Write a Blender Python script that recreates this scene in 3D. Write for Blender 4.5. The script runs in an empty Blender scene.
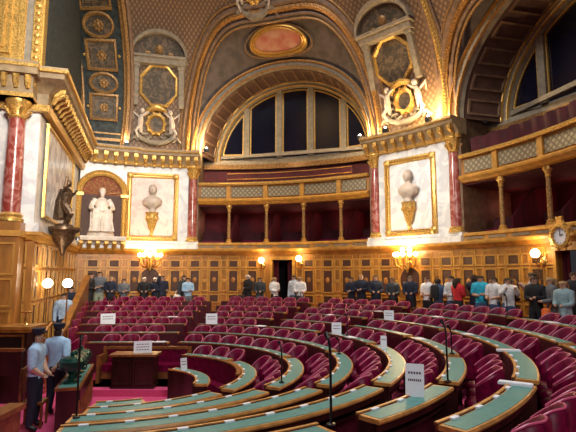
import bpy, bmesh, math, random
from mathutils import Vector, Matrix
random.seed(7)
C = bpy.context.scene.collection
PI = math.pi
R_ = math.radians
sin, cos = math.sin, math.cos

# ------------------------------------------------------------------ camera
EYE = 2.85                                  # eye height above the pit floor
cam_d = bpy.data.cameras.new('camera'); cam = bpy.data.objects.new('camera', cam_d); C.objects.link(cam)
cam.location = (0, 0, EYE); cam.rotation_euler = (R_(90) + math.atan(57.6/472.6), 0, 0)
cam_d.sensor_width = 36; cam_d.lens = 36*472.6/576; cam_d.clip_start = .05; cam_d.clip_end = 200
bpy.context.scene.camera = cam

# ------------------------------------------------------------------ world and light
w = bpy.data.worlds.new('world'); bpy.context.scene.world = w; w.use_nodes = True
w.node_tree.nodes['Background'].inputs[0].default_value = (.85, .86, 1.0, 1)
w.node_tree.nodes['Background'].inputs[1].default_value = .03
def area(name, loc, target, size, power, col, sizey=None, spread=PI):
    d = bpy.data.lights.new(name, 'AREA'); d.energy = power; d.color = col; d.size = size; d.spread = spread
    if sizey: d.shape = 'RECTANGLE'; d.size_y = sizey
    o = bpy.data.objects.new(name, d); C.objects.link(o); o.location = loc
    o.rotation_euler = (Vector(target) - Vector(loc)).to_track_quat('-Z', 'Y').to_euler(); return o
def point(name, loc, power, col, rad=.08, spot=None, target=None, blend=.6):
    d = bpy.data.lights.new(name, 'SPOT' if spot else 'POINT'); d.energy = power; d.color = col; d.shadow_soft_size = rad
    o = bpy.data.objects.new(name, d); C.objects.link(o); o.location = loc
    if spot:
        d.spot_size = R_(spot); d.spot_blend = blend
        o.rotation_euler = (Vector(target) - Vector(loc)).to_track_quat('-Z', 'Y').to_euler()
    return o
area('skylight_daylight', (-1.5, 8.5, 15.6), (-1.8, 9.6, 0), 6.5, 1400, (1, .96, .95))
area('left_pier_fill_light', (1.5, -1.0, 9.0), (-7.0, 16.5, 7.4), 3.0, 270, (1, .93, .82), spread=R_(48))  # added fill with no window behind it, brightens the left pier marble
area('right_pier_fill_light', (-5.0, 8.5, 9.5), (5.0, 16.8, 5.9), .8, 55, (1, .93, .80), spread=R_(36))  # added fill without a fixture, lifts the white marble of the right pier
area('front_fill_light', (3.0, -2.5, 8.0), (-.5, 16, 1.2), 3.0, 130, (1, .97, .95), spread=R_(80))  # added fill from behind the viewpoint, brightens signs, faces and far seats
vs = bpy.context.scene.view_settings
vs.view_transform = 'Standard'; vs.look = 'None'; vs.exposure = 0.0; vs.gamma = 1; vs.use_curve_mapping = False

# ------------------------------------------------------------------ materials
def mat(name, col, rough=.6, metal=0, var=.15, scale=6, bump=0, emit=None, es=0, stretch=None, spec=.5, col2=None, kind='noise', coat=0):
    m = bpy.data.materials.new(name); m.use_nodes = True; nt = m.node_tree; b = nt.nodes['Principled BSDF']
    b.inputs['Roughness'].default_value = rough; b.inputs['Metallic'].default_value = metal
    b.inputs['Specular IOR Level'].default_value = spec; b.inputs['Coat Weight'].default_value = coat
    if emit: b.inputs['Emission Color'].default_value = (*emit, 1); b.inputs['Emission Strength'].default_value = es
    c2 = col2 or tuple(c*(1-var*2) for c in col); c1 = col if col2 else tuple(min(1, c*(1+var)) for c in col)
    tc = nt.nodes.new('ShaderNodeTexCoord'); mp = nt.nodes.new('ShaderNodeMapping')
    if stretch: mp.inputs['Scale'].default_value = stretch
    nt.links.new(tc.outputs['Object'], mp.inputs['Vector'])
    if kind == 'noise':
        n = nt.nodes.new('ShaderNodeTexNoise'); n.inputs['Scale'].default_value = scale; n.inputs['Detail'].default_value = 5; out = n.outputs['Fac']
    elif kind == 'vein':
        n = nt.nodes.new('ShaderNodeTexNoise'); n.inputs['Scale'].default_value = scale; n.inputs['Detail'].default_value = 8; n.inputs['Distortion'].default_value = 1.6; out = n.outputs['Fac']
    elif kind == 'voronoi':
        n = nt.nodes.new('ShaderNodeTexVoronoi'); n.inputs['Scale'].default_value = scale; out = n.outputs['Distance']
    nt.links.new(mp.outputs['Vector'], n.inputs['Vector'])
    rp = nt.nodes.new('ShaderNodeValToRGB'); rp.color_ramp.elements[0].position = .35; rp.color_ramp.elements[1].position = .65
    if kind == 'vein': rp.color_ramp.elements[0].position = .42; rp.color_ramp.elements[1].position = .54
    if kind == 'voronoi': rp.color_ramp.elements[0].position = .05; rp.color_ramp.elements[1].position = .5
    rp.color_ramp.elements[0].color = (*c2, 1); rp.color_ramp.elements[1].color = (*c1, 1)
    nt.links.new(out, rp.inputs['Fac']); nt.links.new(rp.outputs['Color'], b.inputs['Base Color'])
    if bump:
        bp = nt.nodes.new('ShaderNodeBump'); bp.inputs['Strength'].default_value = bump; bp.inputs['Distance'].default_value = .02
        nt.links.new(out, bp.inputs['Height']); nt.links.new(bp.outputs['Normal'], b.inputs['Normal'])
    return m
def diaper(name, ca, cb, cc, su, sv):
    """honeycomb of painted gilt lozenges, worked in the surface's own UV metres"""
    m = bpy.data.materials.new(name); m.use_nodes = True; nt = m.node_tree; b = nt.nodes['Principled BSDF']; b.inputs['Roughness'].default_value = .55
    L = nt.links.new
    def M(op, a, bb=None, c=None):
        n = nt.nodes.new('ShaderNodeMath'); n.operation = op
        for i, x in enumerate((a, bb, c)):
            if x is None: continue
            if isinstance(x, (int, float)): n.inputs[i].default_value = x
            else: L(x, n.inputs[i])
        return n.outputs[0]
    tc = nt.nodes.new('ShaderNodeTexCoord'); sp = nt.nodes.new('ShaderNodeSeparateXYZ'); L(tc.outputs['UV'], sp.inputs[0])
    u = M('MULTIPLY', sp.outputs[0], su); v = M('MULTIPLY', sp.outputs[1], sv)
    a = M('ABSOLUTE', M('SUBTRACT', M('FRACT', M('ADD', u, v)), .5)); c = M('ABSOLUTE', M('SUBTRACT', M('FRACT', M('SUBTRACT', u, v)), .5))
    d = M('MAXIMUM', a, c)
    r = nt.nodes.new('ShaderNodeValToRGB'); e = r.color_ramp.elements
    e[0].position = .0; e[0].color = (*cb, 1); e[1].position = .22; e[1].color = (*ca, 1)
    x = e.new(.34); x.color = (*ca, 1); x = e.new(.42); x.color = (*cc, 1); x = e.new(.5); x.color = (*cc, 1)
    L(d, r.inputs[0]); L(r.outputs[0], b.inputs['Base Color'])
    bp = nt.nodes.new('ShaderNodeBump'); bp.inputs['Strength'].default_value = .5; bp.inputs['Distance'].default_value = .03
    L(M('MULTIPLY', d, -1), bp.inputs['Height']); L(bp.outputs[0], b.inputs['Normal'])
    return m
M = {
 'oak': mat('gilded_oak', (.40, .165, .028), .40, var=.18, scale=5, stretch=(1, 1, .25)),
 'oak_lt': mat('pale_gilded_oak', (.56, .275, .05), .38, var=.12, scale=5),
 'inlay': mat('carved_dark_inlay', (.055, .018, .008), .5, var=.45, scale=30, bump=.5, kind='voronoi'),
 'front_red': mat('crimson_stained_desk_front', (.075, .005, .013), .45, var=.2, scale=6),
 'mahog': mat('dark_mahogany', (.036, .009, .007), .32, var=.25, scale=5, stretch=(1, 1, .3)),
 'desk_wood': mat('warm_desk_wood', (.24, .085, .022), .35, var=.2, scale=8),
 'leather': mat('green_leather', (.085, .27, .25), .4, var=.07, scale=18, spec=.3),
 'velvet': mat('crimson_velvet', (.15, .001, .030), .42, var=.2, scale=14, spec=.22),
 'velvet_highlight': mat('crimson_rim_highlight', (.55, .10, .20), .35, var=.1, scale=20),  # pink highlight on the chair rims, put into the colour
 'carpet': mat('crimson_carpet', (.70, .075, .22), .9, var=.1, scale=40),
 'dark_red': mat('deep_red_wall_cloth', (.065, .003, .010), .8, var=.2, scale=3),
 'drape': mat('crimson_drape', (.11, .003, .014), .8, var=.2, scale=8, stretch=(1, 1, .1)),
 'gold': mat('gilding', (.72, .43, .11), .34, .55, var=.25, scale=25, bump=.35),
 'gold_dk': mat('aged_gilding', (.36, .19, .06), .45, .3, var=.3, scale=22, bump=.4),
 'stone': mat('grey_gilt_stone', (.26, .215, .15), .6, var=.12, scale=6),
 'stone_br': mat('brown_painted_stone', (.20, .115, .062), .6, var=.15, scale=5),
 'gold_v': mat('vault_gilding', (.40, .19, .045), .4, .4, var=.3, scale=22, bump=.35),
 'cornice': mat('pale_gilt_cornice', (.33, .23, .12), .5, var=.15, scale=6),
 'edge_wood': mat('orange_desk_edge', (.58, .27, .07), .35, var=.15, scale=8),
 'bust': mat('beige_bust_marble', (.56, .46, .37), .45, var=.1, scale=5),
 'marble': mat('white_marble', (.80, .79, .76), .35, col2=(.62, .62, .62), kind='vein', scale=1.6),
 'marble_pink': mat('cream_pink_marble', (.72, .56, .47), .35, col2=(.60, .43, .36), kind='vein', scale=2.2),
 'bronze_br': mat('brown_gilt_bronze', (.13, .075, .04), .35, .6, var=.3, scale=12),
 'statue': mat('statue_marble', (.78, .68, .58), .5, var=.08, scale=5),
 'marble_red': mat('red_veined_marble', (.27, .045, .03), .25, col2=(.42, .16, .13), kind='vein', scale=3.2, coat=.3),
 'bluegrey': mat('dusky_blue_vault_paint', (.026, .033, .029), .7, var=.35, scale=7),
 'spandrel': mat('smoky_spandrel_paint', (.10, .075, .062), .7, var=.16, scale=3),
 'soffit': mat('plum_soffit_paint', (.11, .055, .038), .6, var=.12, scale=3),
 'glass': mat('night_glass', (.006, .006, .016), .12, var=.1, scale=2),
 'bronze': mat('dark_bronze', (.055, .032, .022), .3, .8, var=.3, scale=12),
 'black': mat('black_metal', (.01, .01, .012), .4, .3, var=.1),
 'urn': mat('dark_green_lacquer', (.018, .085, .065), .2, .4, var=.15),
 'paper': mat('white_paper', (.82, .84, .9), .7, var=.02),
 'ink': mat('printed_ink', (.10, .06, .10), .7, var=.02),
 'brass': mat('brass', (.7, .45, .15), .25, .9, var=.1),
 'globe': mat('lit_opal_glass', (1, .9, .7), .4, var=0, emit=(1, .70, .30), es=16),
 'globe_w': mat('lit_white_opal_glass', (1, .95, .85), .4, var=0, emit=(1, .88, .66), es=14),
 'spotglow': mat('lit_spot_lens', (1, 1, 1), .4, var=0, emit=(1, .92, .75), es=22),
 'paint_red': mat('rosy_painting', (.42, .10, .06), .6, col2=(.50, .27, .16), kind='noise', scale=2.0),
 'paint_dk': mat('dim_painting', (.055, .042, .026), .6, col2=(.15, .10, .055), kind='vein', scale=4),
 'niche': mat('red_gold_niche_mosaic', (.22, .05, .015), .55, spec=.2, col2=(.42, .17, .05), kind='voronoi', scale=9),
 'skin': mat('skin', (.55, .33, .23), .55, var=.05),
 'dome': diaper('gilt_diaper_vault', (.21, .115, .052), (.34, .21, .10), (.10, .055, .03), 4.6, 3.4),
 'lattice': diaper('gilt_lattice', (.30, .25, .15), (.52, .42, .22), (.16, .12, .07), 5, 5),
}
# ------------------------------------------------------------------ mesh helpers
class MB:
    def __init__(s): s.v = []; s.f = []; s.mi = []; s.uv = {}
    def add(s, vs, fs, mi=0):
        o = len(s.v); s.v += [tuple(v) for v in vs]; s.f += [[i+o for i in f] for f in fs]; s.mi += [mi]*len(fs); return o
    def box(s, x0, x1, y0, y1, z0, z1, mi=0):
        v = [(x, y, z) for x in (x0, x1) for y in (y0, y1) for z in (z0, z1)]
        s.add(v, [(0,1,3,2),(4,6,7,5),(0,4,5,1),(2,3,7,6),(0,2,6,4),(1,5,7,3)], mi); return s
    def lathe(s, prof, c=(0,0,0), n=16, mi=0, a0=0, a1=2*PI, sx=1, sy=1):
        full = abs(a1-a0-2*PI) < 1e-6; m = n if full else n+1; v = []; f = []
        for i in range(m):
            a = a0+(a1-a0)*i/n
            for r, z in prof: v.append((c[0]+r*cos(a)*sx, c[1]+r*sin(a)*sy, c[2]+z))
        k = len(prof)
        for i in range(n):
            j = (i+1) % m
            for q in range(k-1): f.append((i*k+q, j*k+q, j*k+q+1, i*k+q+1))
        s.add(v, f, mi); return s
    def ball(s, c, rx, ry=None, rz=None, n=10, m=7, mi=0):
        ry = ry or rx; rz = rz or rx
        v = [(c[0], c[1], c[2]-rz)]
        for j in range(1, m):
            b = -PI/2+PI*j/m
            for i in range(n): a = 2*PI*i/n; v.append((c[0]+rx*cos(b)*cos(a), c[1]+ry*cos(b)*sin(a), c[2]+rz*sin(b)))
        v.append((c[0], c[1], c[2]+rz)); f = []
        for i in range(n): f.append((0, 1+(i+1)%n, 1+i)); f.append((len(v)-1, 1+(m-2)*n+i, 1+(m-2)*n+(i+1)%n))
        for j in range(m-2):
            for i in range(n): f.append((1+j*n+i, 1+j*n+(i+1)%n, 1+(j+1)*n+(i+1)%n, 1+(j+1)*n+i))
        s.add(v, f, mi); return s
    def tube(s, pts, r, n=8, mi=0, caps=True, closed=False):
        pts = [Vector(p) for p in pts]; rs = r if isinstance(r, (list, tuple)) else [r]*len(pts); v = []; f = []; N = len(pts)
        up = None
        for i, p in enumerate(pts):
            a = pts[(i-1) % N] if (closed or i) else p; b = pts[(i+1) % N] if (closed or i < N-1) else p
            d = (b-a).normalized()
            if up is None:
                up = Vector((0,0,1)) if abs(d.z) < .9 else Vector((1,0,0))
            x = d.cross(up).normalized(); y = x.cross(d).normalized(); up = y
            for k in range(n): t = 2*PI*k/n; v.append(p+(x*cos(t)+y*sin(t))*rs[i])
        for i in range(N if closed else N-1):
            j = (i+1) % N
            for k in range(n): f.append((i*n+k, i*n+(k+1)%n, j*n+(k+1)%n, j*n+k))
        if caps and not closed: f.append(tuple(range(n))[::-1]); f.append(tuple(range((N-1)*n, N*n)))
        s.add(v, f, mi); return s
    def frame(s, pts, prof, mi=0, closed=True):
        """moulding: prof = [(outward offset, height)] swept with mitres along pts in the x-y plane (counter-clockwise)"""
        N = len(pts); P = [Vector(p) for p in pts]; v = []; f = []; K = len(prof)
        for i in range(N):
            a = P[(i-1) % N] if (closed or i) else P[i]; b = P[(i+1) % N] if (closed or i < N-1) else P[i]
            d1 = (P[i]-a); d2 = (b-P[i])
            d1 = d1.normalized() if d1.length > 1e-9 else d2.normalized(); d2 = d2.normalized() if d2.length > 1e-9 else d1
            n1 = Vector((d1.y, -d1.x)); n2 = Vector((d2.y, -d2.x)); n = (n1+n2); n = n/max(.35, n.length_squared/2) if n.length > 1e-6 else n1
            for o, h in prof: v.append((P[i].x+n.x*o, P[i].y+n.y*o, h))
        for i in range(N if closed else N-1):
            j = (i+1) % N
            for k in range(K-1): f.append((i*K+k, j*K+k, j*K+k+1, i*K+k+1))
        s.add(v, f, mi); return s
    def poly(s, pts, z, mi=0):
        s.add([(p[0], p[1], z) for p in pts], [tuple(range(len(pts)))], mi); return s
    def ring(s, prof, t0, t1, step=2.0, mi=0, fn=None, caps=True, zt=None):
        """closed profile [(r,z)] swept round the hemicycle centre from t0 to t1 degrees"""
        fn = fn or pol; n = max(1, math.ceil(abs(t1-t0)/step)); K = len(prof); v = []; f = []
        for i in range(n+1):
            t = t0+(t1-t0)*i/n
            for r, z in prof: p = fn(r, t); v.append((p[0], p[1], z))
        for i in range(n):
            for k in range(K): f.append((i*K+k, (i+1)*K+k, (i+1)*K+(k+1)%K, i*K+(k+1)%K))
        if caps: f.append(tuple(range(K))[::-1]); f.append(tuple(range(n*K, (n+1)*K)))
        s.add(v, f, mi); return s
    def map(s, fn, start=0): s.v = s.v[:start]+[tuple(fn(*v)) for v in s.v[start:]]; return s
    def build(s, name, mats, parent=None, smooth=35, loc=None, rot=0, uvfn=None):
        me = bpy.data.meshes.new(name)
        me.from_pydata(s.v, [], s.f)
        if not isinstance(mats, (list, tuple)): mats = [mats]
        for m in mats: me.materials.append(M[m] if isinstance(m, str) else m)
        me.polygons.foreach_set('material_index', s.mi)
        bm = bmesh.new(); bm.from_mesh(me); bmesh.ops.remove_doubles(bm, verts=bm.verts, dist=1e-5); bmesh.ops.recalc_face_normals(bm, faces=bm.faces)
        if uvfn:
            ul = bm.loops.layers.uv.new('UVMap')
            for f in bm.faces:
                for l in f.loops: l[ul].uv = uvfn(l.vert.co)
        bm.to_mesh(me); bm.free()
        if smooth: me.shade_smooth(); me.set_sharp_from_angle(angle=R_(smooth))
        o = bpy.data.objects.new(name, me); C.objects.link(o)
        if parent: o.parent = parent
        if loc: o.location = loc
        if rot: o.rotation_euler = (0, 0, rot)
        return o
def tag(o, label, cat, group=None):
    o['label'] = label; o['category'] = cat
    if group: o['group'] = group
    return o
def thing(name, label, cat, loc=(0,0,0), rz=0, group=None):
    o = bpy.data.objects.new(name, None); C.objects.link(o); o.location = loc; o.rotation_euler = (0, 0, rz); o.empty_display_size = .2
    return tag(o, label, cat, group)
def struct(o): o['kind'] = 'structure'; return o
def dup(root, loc, rz, label=None):
    r = root.copy(); C.objects.link(r); r.location = loc; r.rotation_euler = (0, 0, rz)
    if label: r['label'] = label
    for ch in root.children:
        c = ch.copy(); C.objects.link(c); c.parent = r
        for g in ch.children: d = g.copy(); C.objects.link(d); d.parent = c
    return r
ORD = ['', 'first', 'second', 'third', 'fourth', 'fifth', 'sixth', 'seventh', 'eighth', 'ninth', 'tenth', 'eleventh', 'twelfth', 'thirteenth', 'fourteenth', 'fifteenth', 'sixteenth', 'seventeenth', 'eighteenth', 'nineteenth', 'twentieth']
def nth(i):
    if i <= 20: return ORD[i]
    return {2: 'twenty', 3: 'thirty', 4: 'forty', 5: 'fifty'}[i//10]+'-'+(ORD[i % 10] if i % 10 else 'zeroth') if i % 10 else {3: 'thirtieth', 4: 'fortieth', 5: 'fiftieth'}[i//10]

# ------------------------------------------------------------------ plan of the hall
CX, CY, R = -3.20, 9.48, 10.8               # centre of the hemicycle, wall radius
ZS = 8.05                                   # springing of the vault (top of the cornice)
HV = 9.2                                    # rise of the half dome
WING = 95                                   # beyond this angle the benches run straight to the side wall
def pol(r, t): return (CX+r*cos(R_(t)), CY+r*sin(R_(t)))
def wing(r, t):
    if t <= WING: return pol(r, t)
    p = pol(r, WING); s = (t-WING)*.15; return (p[0]-s*cos(R_(5)), p[1]-s*sin(R_(5))*.3)
def zdesk(k): return .749+.1563*k-.003*k*k
def tier(k): return max(0, .1563*k-.003*k*k) if k < 9 else 1.13
def rk(k): return 1.6659+.9192*k
DD = .27                                    # desk depth
def S(t, z, off=0):
    """point on wall (below ZS) or half dome (above), off metres towards the room"""
    r = R if z <= ZS else R*math.sqrt(max(0, 1-((z-ZS)/HV)**2))
    p = pol(r-off, t); return (p[0], p[1], z)
def onwall(t0, z0, r0=0):
    """local x right along the wall, y up, d out of the wall"""
    return lambda x, y, d: S(t0-math.degrees(x/(R-r0)), z0+y, d+r0)
def project(x, y, z):
    p = math.atan(57.6/472.6); z -= EYE; d = y*cos(p)+z*sin(p)
    if d < .2: return (-999, -999)
    return (288+472.6*x/d, 216-472.6*(z*cos(p)-y*sin(p))/d)
def inframe(x, y, z, m=25):
    u, v = project(x, y, z); return -m < u < 576+m and -m < v < 432+m
def arc(cx, cy, rx, ry, a0, a1, n):
    return [(cx+rx*cos(R_(a0+(a1-a0)*i/n)), cy+ry*sin(R_(a0+(a1-a0)*i/n))) for i in range(n+1)]

BAYS = [(73.6, 1.0), (13.4, .93)]            # centre angle of each arched bay, flattening
HB = 20.0                                    # half width of a bay in degrees
PIERS = [(33.6, 53.5), (93.7, 119.2)]
TMIN, TMAX = -18, 119.2
# ------------------------------------------------------------------ arches and vault
def apt(c, fz, a, ph, Rr): return (c+math.degrees(a*cos(ph)/Rr), ZS+a*fz*sin(ph))
def arch_sweep(mb, c, fz, prof, p0=0, p1=PI, n=40, mi=0, closed=True):
    """profile [(arch radius, wall radius)] swept round a bay's arch"""
    K = len(prof); v = []; f = []
    for i in range(n+1):
        ph = p0+(p1-p0)*i/n
        for a, rr in prof: t, z = apt(c, fz, a, ph, rr); x, y = pol(rr, t); v.append((x, y, z))
    for i in range(n):
        for k in range(K if closed else K-1): f.append((i*K+k, (i+1)*K+k, (i+1)*K+(k+1) % K, i*K+(k+1) % K))
    if closed: f.append(tuple(range(K))[::-1]); f.append(tuple(range(n*K, (n+1)*K)))
    mb.add(v, f, mi); return mb
A1W = 22.3
def a1(c, f1, ph, grow=0, off=0):
    cc = cos(ph); t = c+(A1W+math.degrees(grow/R))*math.copysign(abs(cc)**.45, cc); z = ZS+(5.2*f1+grow)*sin(ph)
    return t, z
F1 = {73.6: 1.0, 13.4: .68}
def zlow(t):
    z = ZS
    for c, _ in BAYS:
        d = abs(t-c)/A1W
        if d < 1: z = max(z, ZS+5.2*F1[c]*math.sqrt(1-(d**(1/.45))**2))
    return z
ts = {round(TMIN+i*1.5, 3) for i in range(int((TMAX-TMIN)/1.5)+1)} | {TMAX}
for c, _ in BAYS:
    for i in range(81):
        t = a1(c, 1, PI*i/80)[0]
        if TMIN < t < TMAX: ts.add(round(t, 3))
ts = sorted(ts); mb = MB(); NZ = 16; v = []; f = []
for t in ts:
    z0 = zlow(t)
    for j in range(NZ+1):
        a0 = math.asin((z0-ZS)/HV); a = a0+(1.2-a0)*j/NZ; v.append(S(t, ZS+HV*sin(a)))
for i in range(len(ts)-1):
    for j in range(NZ): f.append((i*(NZ+1)+j, (i+1)*(NZ+1)+j, (i+1)*(NZ+1)+j+1, i*(NZ+1)+j+1))
mb.add(v, f)
def dome_uv(co): return (math.atan2(co.y-CY, co.x-CX)*R, math.asin(min(1, max(0, (co.z-ZS)/HV)))*10)
struct(mb.build('ceiling', 'dome', uvfn=dome_uv))

for bi, (c, fz) in enumerate(BAYS):
    f1 = F1[c]; N = 60; w_ = 'central bay' if bi == 0 else 'side bay'
    # spandrel between the outer and inner arch
    mb = MB(); v = []; f = []
    for i in range(N+1):
        ph = PI*i/N; p = Vector(S(*a1(c, f1, ph), -.02)); t, z = apt(c, fz, 4.08, ph, R); x, y = pol(R, t); q = Vector((x, y, z))
        for k in range(5): v.append(p.lerp(q, k/4))
    for i in range(N):
        for k in range(4): f.append((i*5+k, (i+1)*5+k, (i+1)*5+k+1, i*5+k+1))
    mb.add(v, f); struct(mb.build('ceiling_spandrel', 'spandrel'))
    # outer arch mouldings: stone band outside, gilded cable inside, beads
    tr = MB()
    for g, rad, mi, off in ((.30, .13, 0, .02), (.10, .12, 1, .06), (-.10, .07, 0, .05), (-.24, .05, 2, .04), (.46, .05, 2, .03)):
        pts = [S(*a1(c, f1, PI*i/N, g), off) for i in range(N+1)]
        tr.tube(pts, rad, 6, mi)
    o = struct(tr.build('trim_'+str(1+bi*4), ['stone_br', 'gold_v', 'gold_dk']))
    bd = MB()
    for i in range(96):
        p = S(*a1(c, f1, PI*(i+.5)/96, .10), .16); bd.ball(p, .05, n=5, m=4)
    bd.build('bead_row', 'gold_v', o)
    # inner arch: archivolt, soffit, window archivolt
    ar = MB()
    arch_sweep(ar, c, fz, [(4.1, R+.1), (4.1, R-.10), (4.04, R-.16), (3.98, R-.08), (3.90, R-.08), (3.86, R-.14), (3.78, R-.10), (3.74, R+.1)], n=N, mi=0)
    arch_sweep(ar, c, fz, [(4.07, R-.12), (4.05, R-.19), (4.0, R-.19), (3.98, R-.10)], n=N, mi=1)
    arch_sweep(ar, c, fz, [(3.80, R-.12), (3.79, R-.16), (3.76, R-.16), (3.74, R-.10)], n=N, mi=1)
    struct(ar.build('trim_'+str(2+bi*4), ['stone', 'gold_v']))
    so = MB(); arch_sweep(so, c, fz, [(3.77, R), (3.80, R+1.75), (3.9, R+1.8), (3.87, R)], n=N, mi=0)
    for i in range(13):      # raised coffers on the soffit
        ph0 = PI*(i+.18)/13; ph1 = PI*(i+.82)/13
        for q0, q1, e0, e1 in ((.25, .32, ph0, ph1), (1.4, 1.47, ph0, ph1), (.25, 1.47, ph0, ph0+.02), (.25, 1.47, ph1-.02, ph1)):
            arch_sweep(so, c, fz, [(3.79, R+q0), (3.73, R+q0), (3.73, R+q1), (3.79, R+q1)], e0, e1, 4 if e1-e0 > .1 else 1, mi=1)
    struct(so.build('ceiling_soffit', ['soffit', 'stone_br']))
    wa = MB(); RW = R+1.8
    arch_sweep(wa, c, fz, [(3.82, RW-.02), (3.82, RW-.22), (3.76, RW-.30), (3.7, RW-.2), (3.64, RW-.2), (3.6, RW-.26), (3.54, RW-.14), (3.54, RW+.05)], n=N, mi=0)
    arch_sweep(wa, c, fz, [(3.78, RW-.28), (3.76, RW-.34), (3.73, RW-.33), (3.72, RW-.26)], n=N, mi=1)
    arch_sweep(wa, c, fz, [(3.6, RW-.24), (3.58, RW-.29), (3.56, RW-.28), (3.55, RW-.2)], n=N, mi=1)
    struct(wa.build('trim_'+str(3+bi*4), ['stone', 'gold']))
    # window wall: glass lights between mullions
    W = lambda x, y, d: (*pol(RW-d, c-math.degrees(x/RW)), ZS+y)
    g = MB(); fr = MB(); ra = 3.55
    def top(x): return fz*math.sqrt(max(0, ra*ra-x*x))
    lights = [(-3.5, -2.52), (-2.2, -.92), (-.62, .62), (.92, 2.2), (2.52, 3.5)]
    win = MB(); base = .32
    xs = [-ra+2*ra*i/40 for i in range(41)]
    win.add([(x, yy, 0) for x in xs for yy in (base-.1, max(base-.1, top(x)))], [(2*i, 2*i+2, 2*i+3, 2*i+1) for i in range(40)])
    win.map(W); wo = struct(win.build('window_'+str(bi+1), 'glass'))
    mul = MB()
    for x in (-2.36, -.77, .77, 2.36):
        mul.box(x-.13, x+.13, base-.1, top(x)+.02, .02, .16)
    mul.box(-3.6, 3.6, base-.15, base, .02, .14)
    mul.map(W); mul.build('mullion', 'stone', wo, smooth=0)
    for xa, xb in lights:
        pts = [(xa, base+.06), (xb, base+.06)]+[(xb+(xa-xb)*i/8, top(xb+(xa-xb)*i/8)-.10) for i in range(9)]
        pts = [p for p in pts if p[1] > base+.03]
        fm = MB(); fm.frame([(p[0], p[1]) for p in pts], [(0, .02), (0, .09), (-.05, .09), (-.05, .02)]); fm.map(W); fm.build('pane_frame', 'gold', wo)
    # sill wall under the window, back of the upper gallery
    sl = MB(); sl.ring([(RW-.25, 7.95), (RW+.2, 7.95), (RW+.2, ZS+.22), (RW-.05, ZS+.22), (RW-.05, ZS+.12), (RW-.22, ZS+.08), (RW-.25, ZS)], c-HB-1, c+HB+1, 2)
    sl.ring([(RW-.22, 7.72), (RW+.2, 7.72), (RW+.2, 7.94), (RW-.28, 7.94)], c-HB-1, c+HB+1, 2, 1)
    struct(sl.build('trim_'+str(4+bi*4), ['stone', 'gold_dk']))
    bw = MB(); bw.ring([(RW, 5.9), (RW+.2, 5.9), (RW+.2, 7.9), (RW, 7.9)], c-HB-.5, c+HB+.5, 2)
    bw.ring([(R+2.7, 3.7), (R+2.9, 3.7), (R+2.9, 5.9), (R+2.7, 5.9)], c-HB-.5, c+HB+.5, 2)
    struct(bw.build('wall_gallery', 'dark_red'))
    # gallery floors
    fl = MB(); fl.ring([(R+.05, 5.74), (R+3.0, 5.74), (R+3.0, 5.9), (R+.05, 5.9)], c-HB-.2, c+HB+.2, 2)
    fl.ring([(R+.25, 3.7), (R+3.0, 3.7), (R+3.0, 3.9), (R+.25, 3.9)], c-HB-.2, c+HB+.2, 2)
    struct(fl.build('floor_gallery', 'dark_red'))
    # jambs of the recess
    for sgn in (-1, 1):
        jb = MB(); t = c+sgn*HB
        jb.ring([(R-.05, 3.8), (R+3.0, 3.8), (R+3.0, ZS+.1), (R-.05, ZS+.1)], t, t+sgn*.6, .6)
        struct(jb.build('wall_jamb', 'stone_br'))
    # ---- upper balustrade
    bal = thing('gallery_balustrade', 'curved gilded balustrade of the upper gallery, %s' % ('under the middle lunette window' if bi == 0 else 'of the gallery right of the red pier column'), 'balustrade', (*pol(R, c), 5.85))
    def bpart(mb_, name, mats, smooth=35):
        o_ = mb_.build(name, mats, None, smooth); o_.parent = bal; o_.matrix_parent_inverse = Matrix.Translation(bal.location).inverted(); return o_
    q = MB(); q.ring([(R-.22, 6.62), (R-.24, 6.68), (R-.2, 6.75), (R+.12, 6.75), (R+.12, 6.62)], c-HB, c+HB, 1.5); bpart(q, 'top_rail', 'gold')
    q = MB(); q.ring([(R-.02, 5.80), (R-.1, 5.82), (R-.14, 5.87), (R-.24, 5.93), (R-.26, 5.99), (R-.22, 6.04), (R-.14, 6.06), (R+.1, 6.06), (R+.1, 5.80)], c-HB, c+HB, 1.5); bpart(q, 'base_moulding', 'oak_lt')
    q = MB(); q.ring([(R-.06, 6.04), (R+.06, 6.04), (R+.06, 6.62), (R-.06, 6.62)], c-HB, c+HB, 1.5); bpart(q, 'back_board', 'oak')
    stops = [c+HB, c+13, c+4.33, c-4.33, c-13, c-HB]
    for k in range(5):
        q = MB(); q.ring([(R-.1, 6.12), (R-.05, 6.12), (R-.05, 6.56), (R-.1, 6.56)], stops[k+1]+.65, stops[k]-.65, 1.2)
        q.build('lattice_panel', 'lattice', None, uvfn=lambda co: (math.atan2(co.y-CY, co.x-CX)*R, co.z)); po = C.objects[-1]; po.parent = bal; po.matrix_parent_inverse = Matrix.Translation(bal.location).inverted()
        if 0 < k: tk = stops[k]; q = MB(); q.ring([(R-.16, 6.04), (R-.05, 6.04), (R-.05, 6.62), (R-.16, 6.62)], tk-.5, tk+.5, .4); bpart(q, 'post', 'oak_lt')
    # ---- lower parapet over the dado
    lo = MB(); lo.ring([(R-.12, 3.87), (R+.3, 3.87), (R+.3, 4.16), (R-.12, 4.16), (R-.16, 4.12), (R-.16, 4.06), (R-.1, 4.04), (R-.1, 3.92)], c-HB-.3, c+HB+.3, 1.5)
    pr = tag(lo.build('gallery_parapet', 'oak_lt'), 'low gilded parapet carrying the colonnettes, %s' % ('in the middle bay above the doorway' if bi == 0 else 'in the bay with the round clock'), 'parapet')
    for k in range(9):
        tk = c-HB+HB*2*(k+.5)/9; q = MB(); q.ring([(R-.125, 3.95), (R-.10, 3.95), (R-.10, 4.02), (R-.125, 4.02)], tk-1.7, tk+1.7, 1.2); q.build('slat_panel', 'stone', pr)
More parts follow.
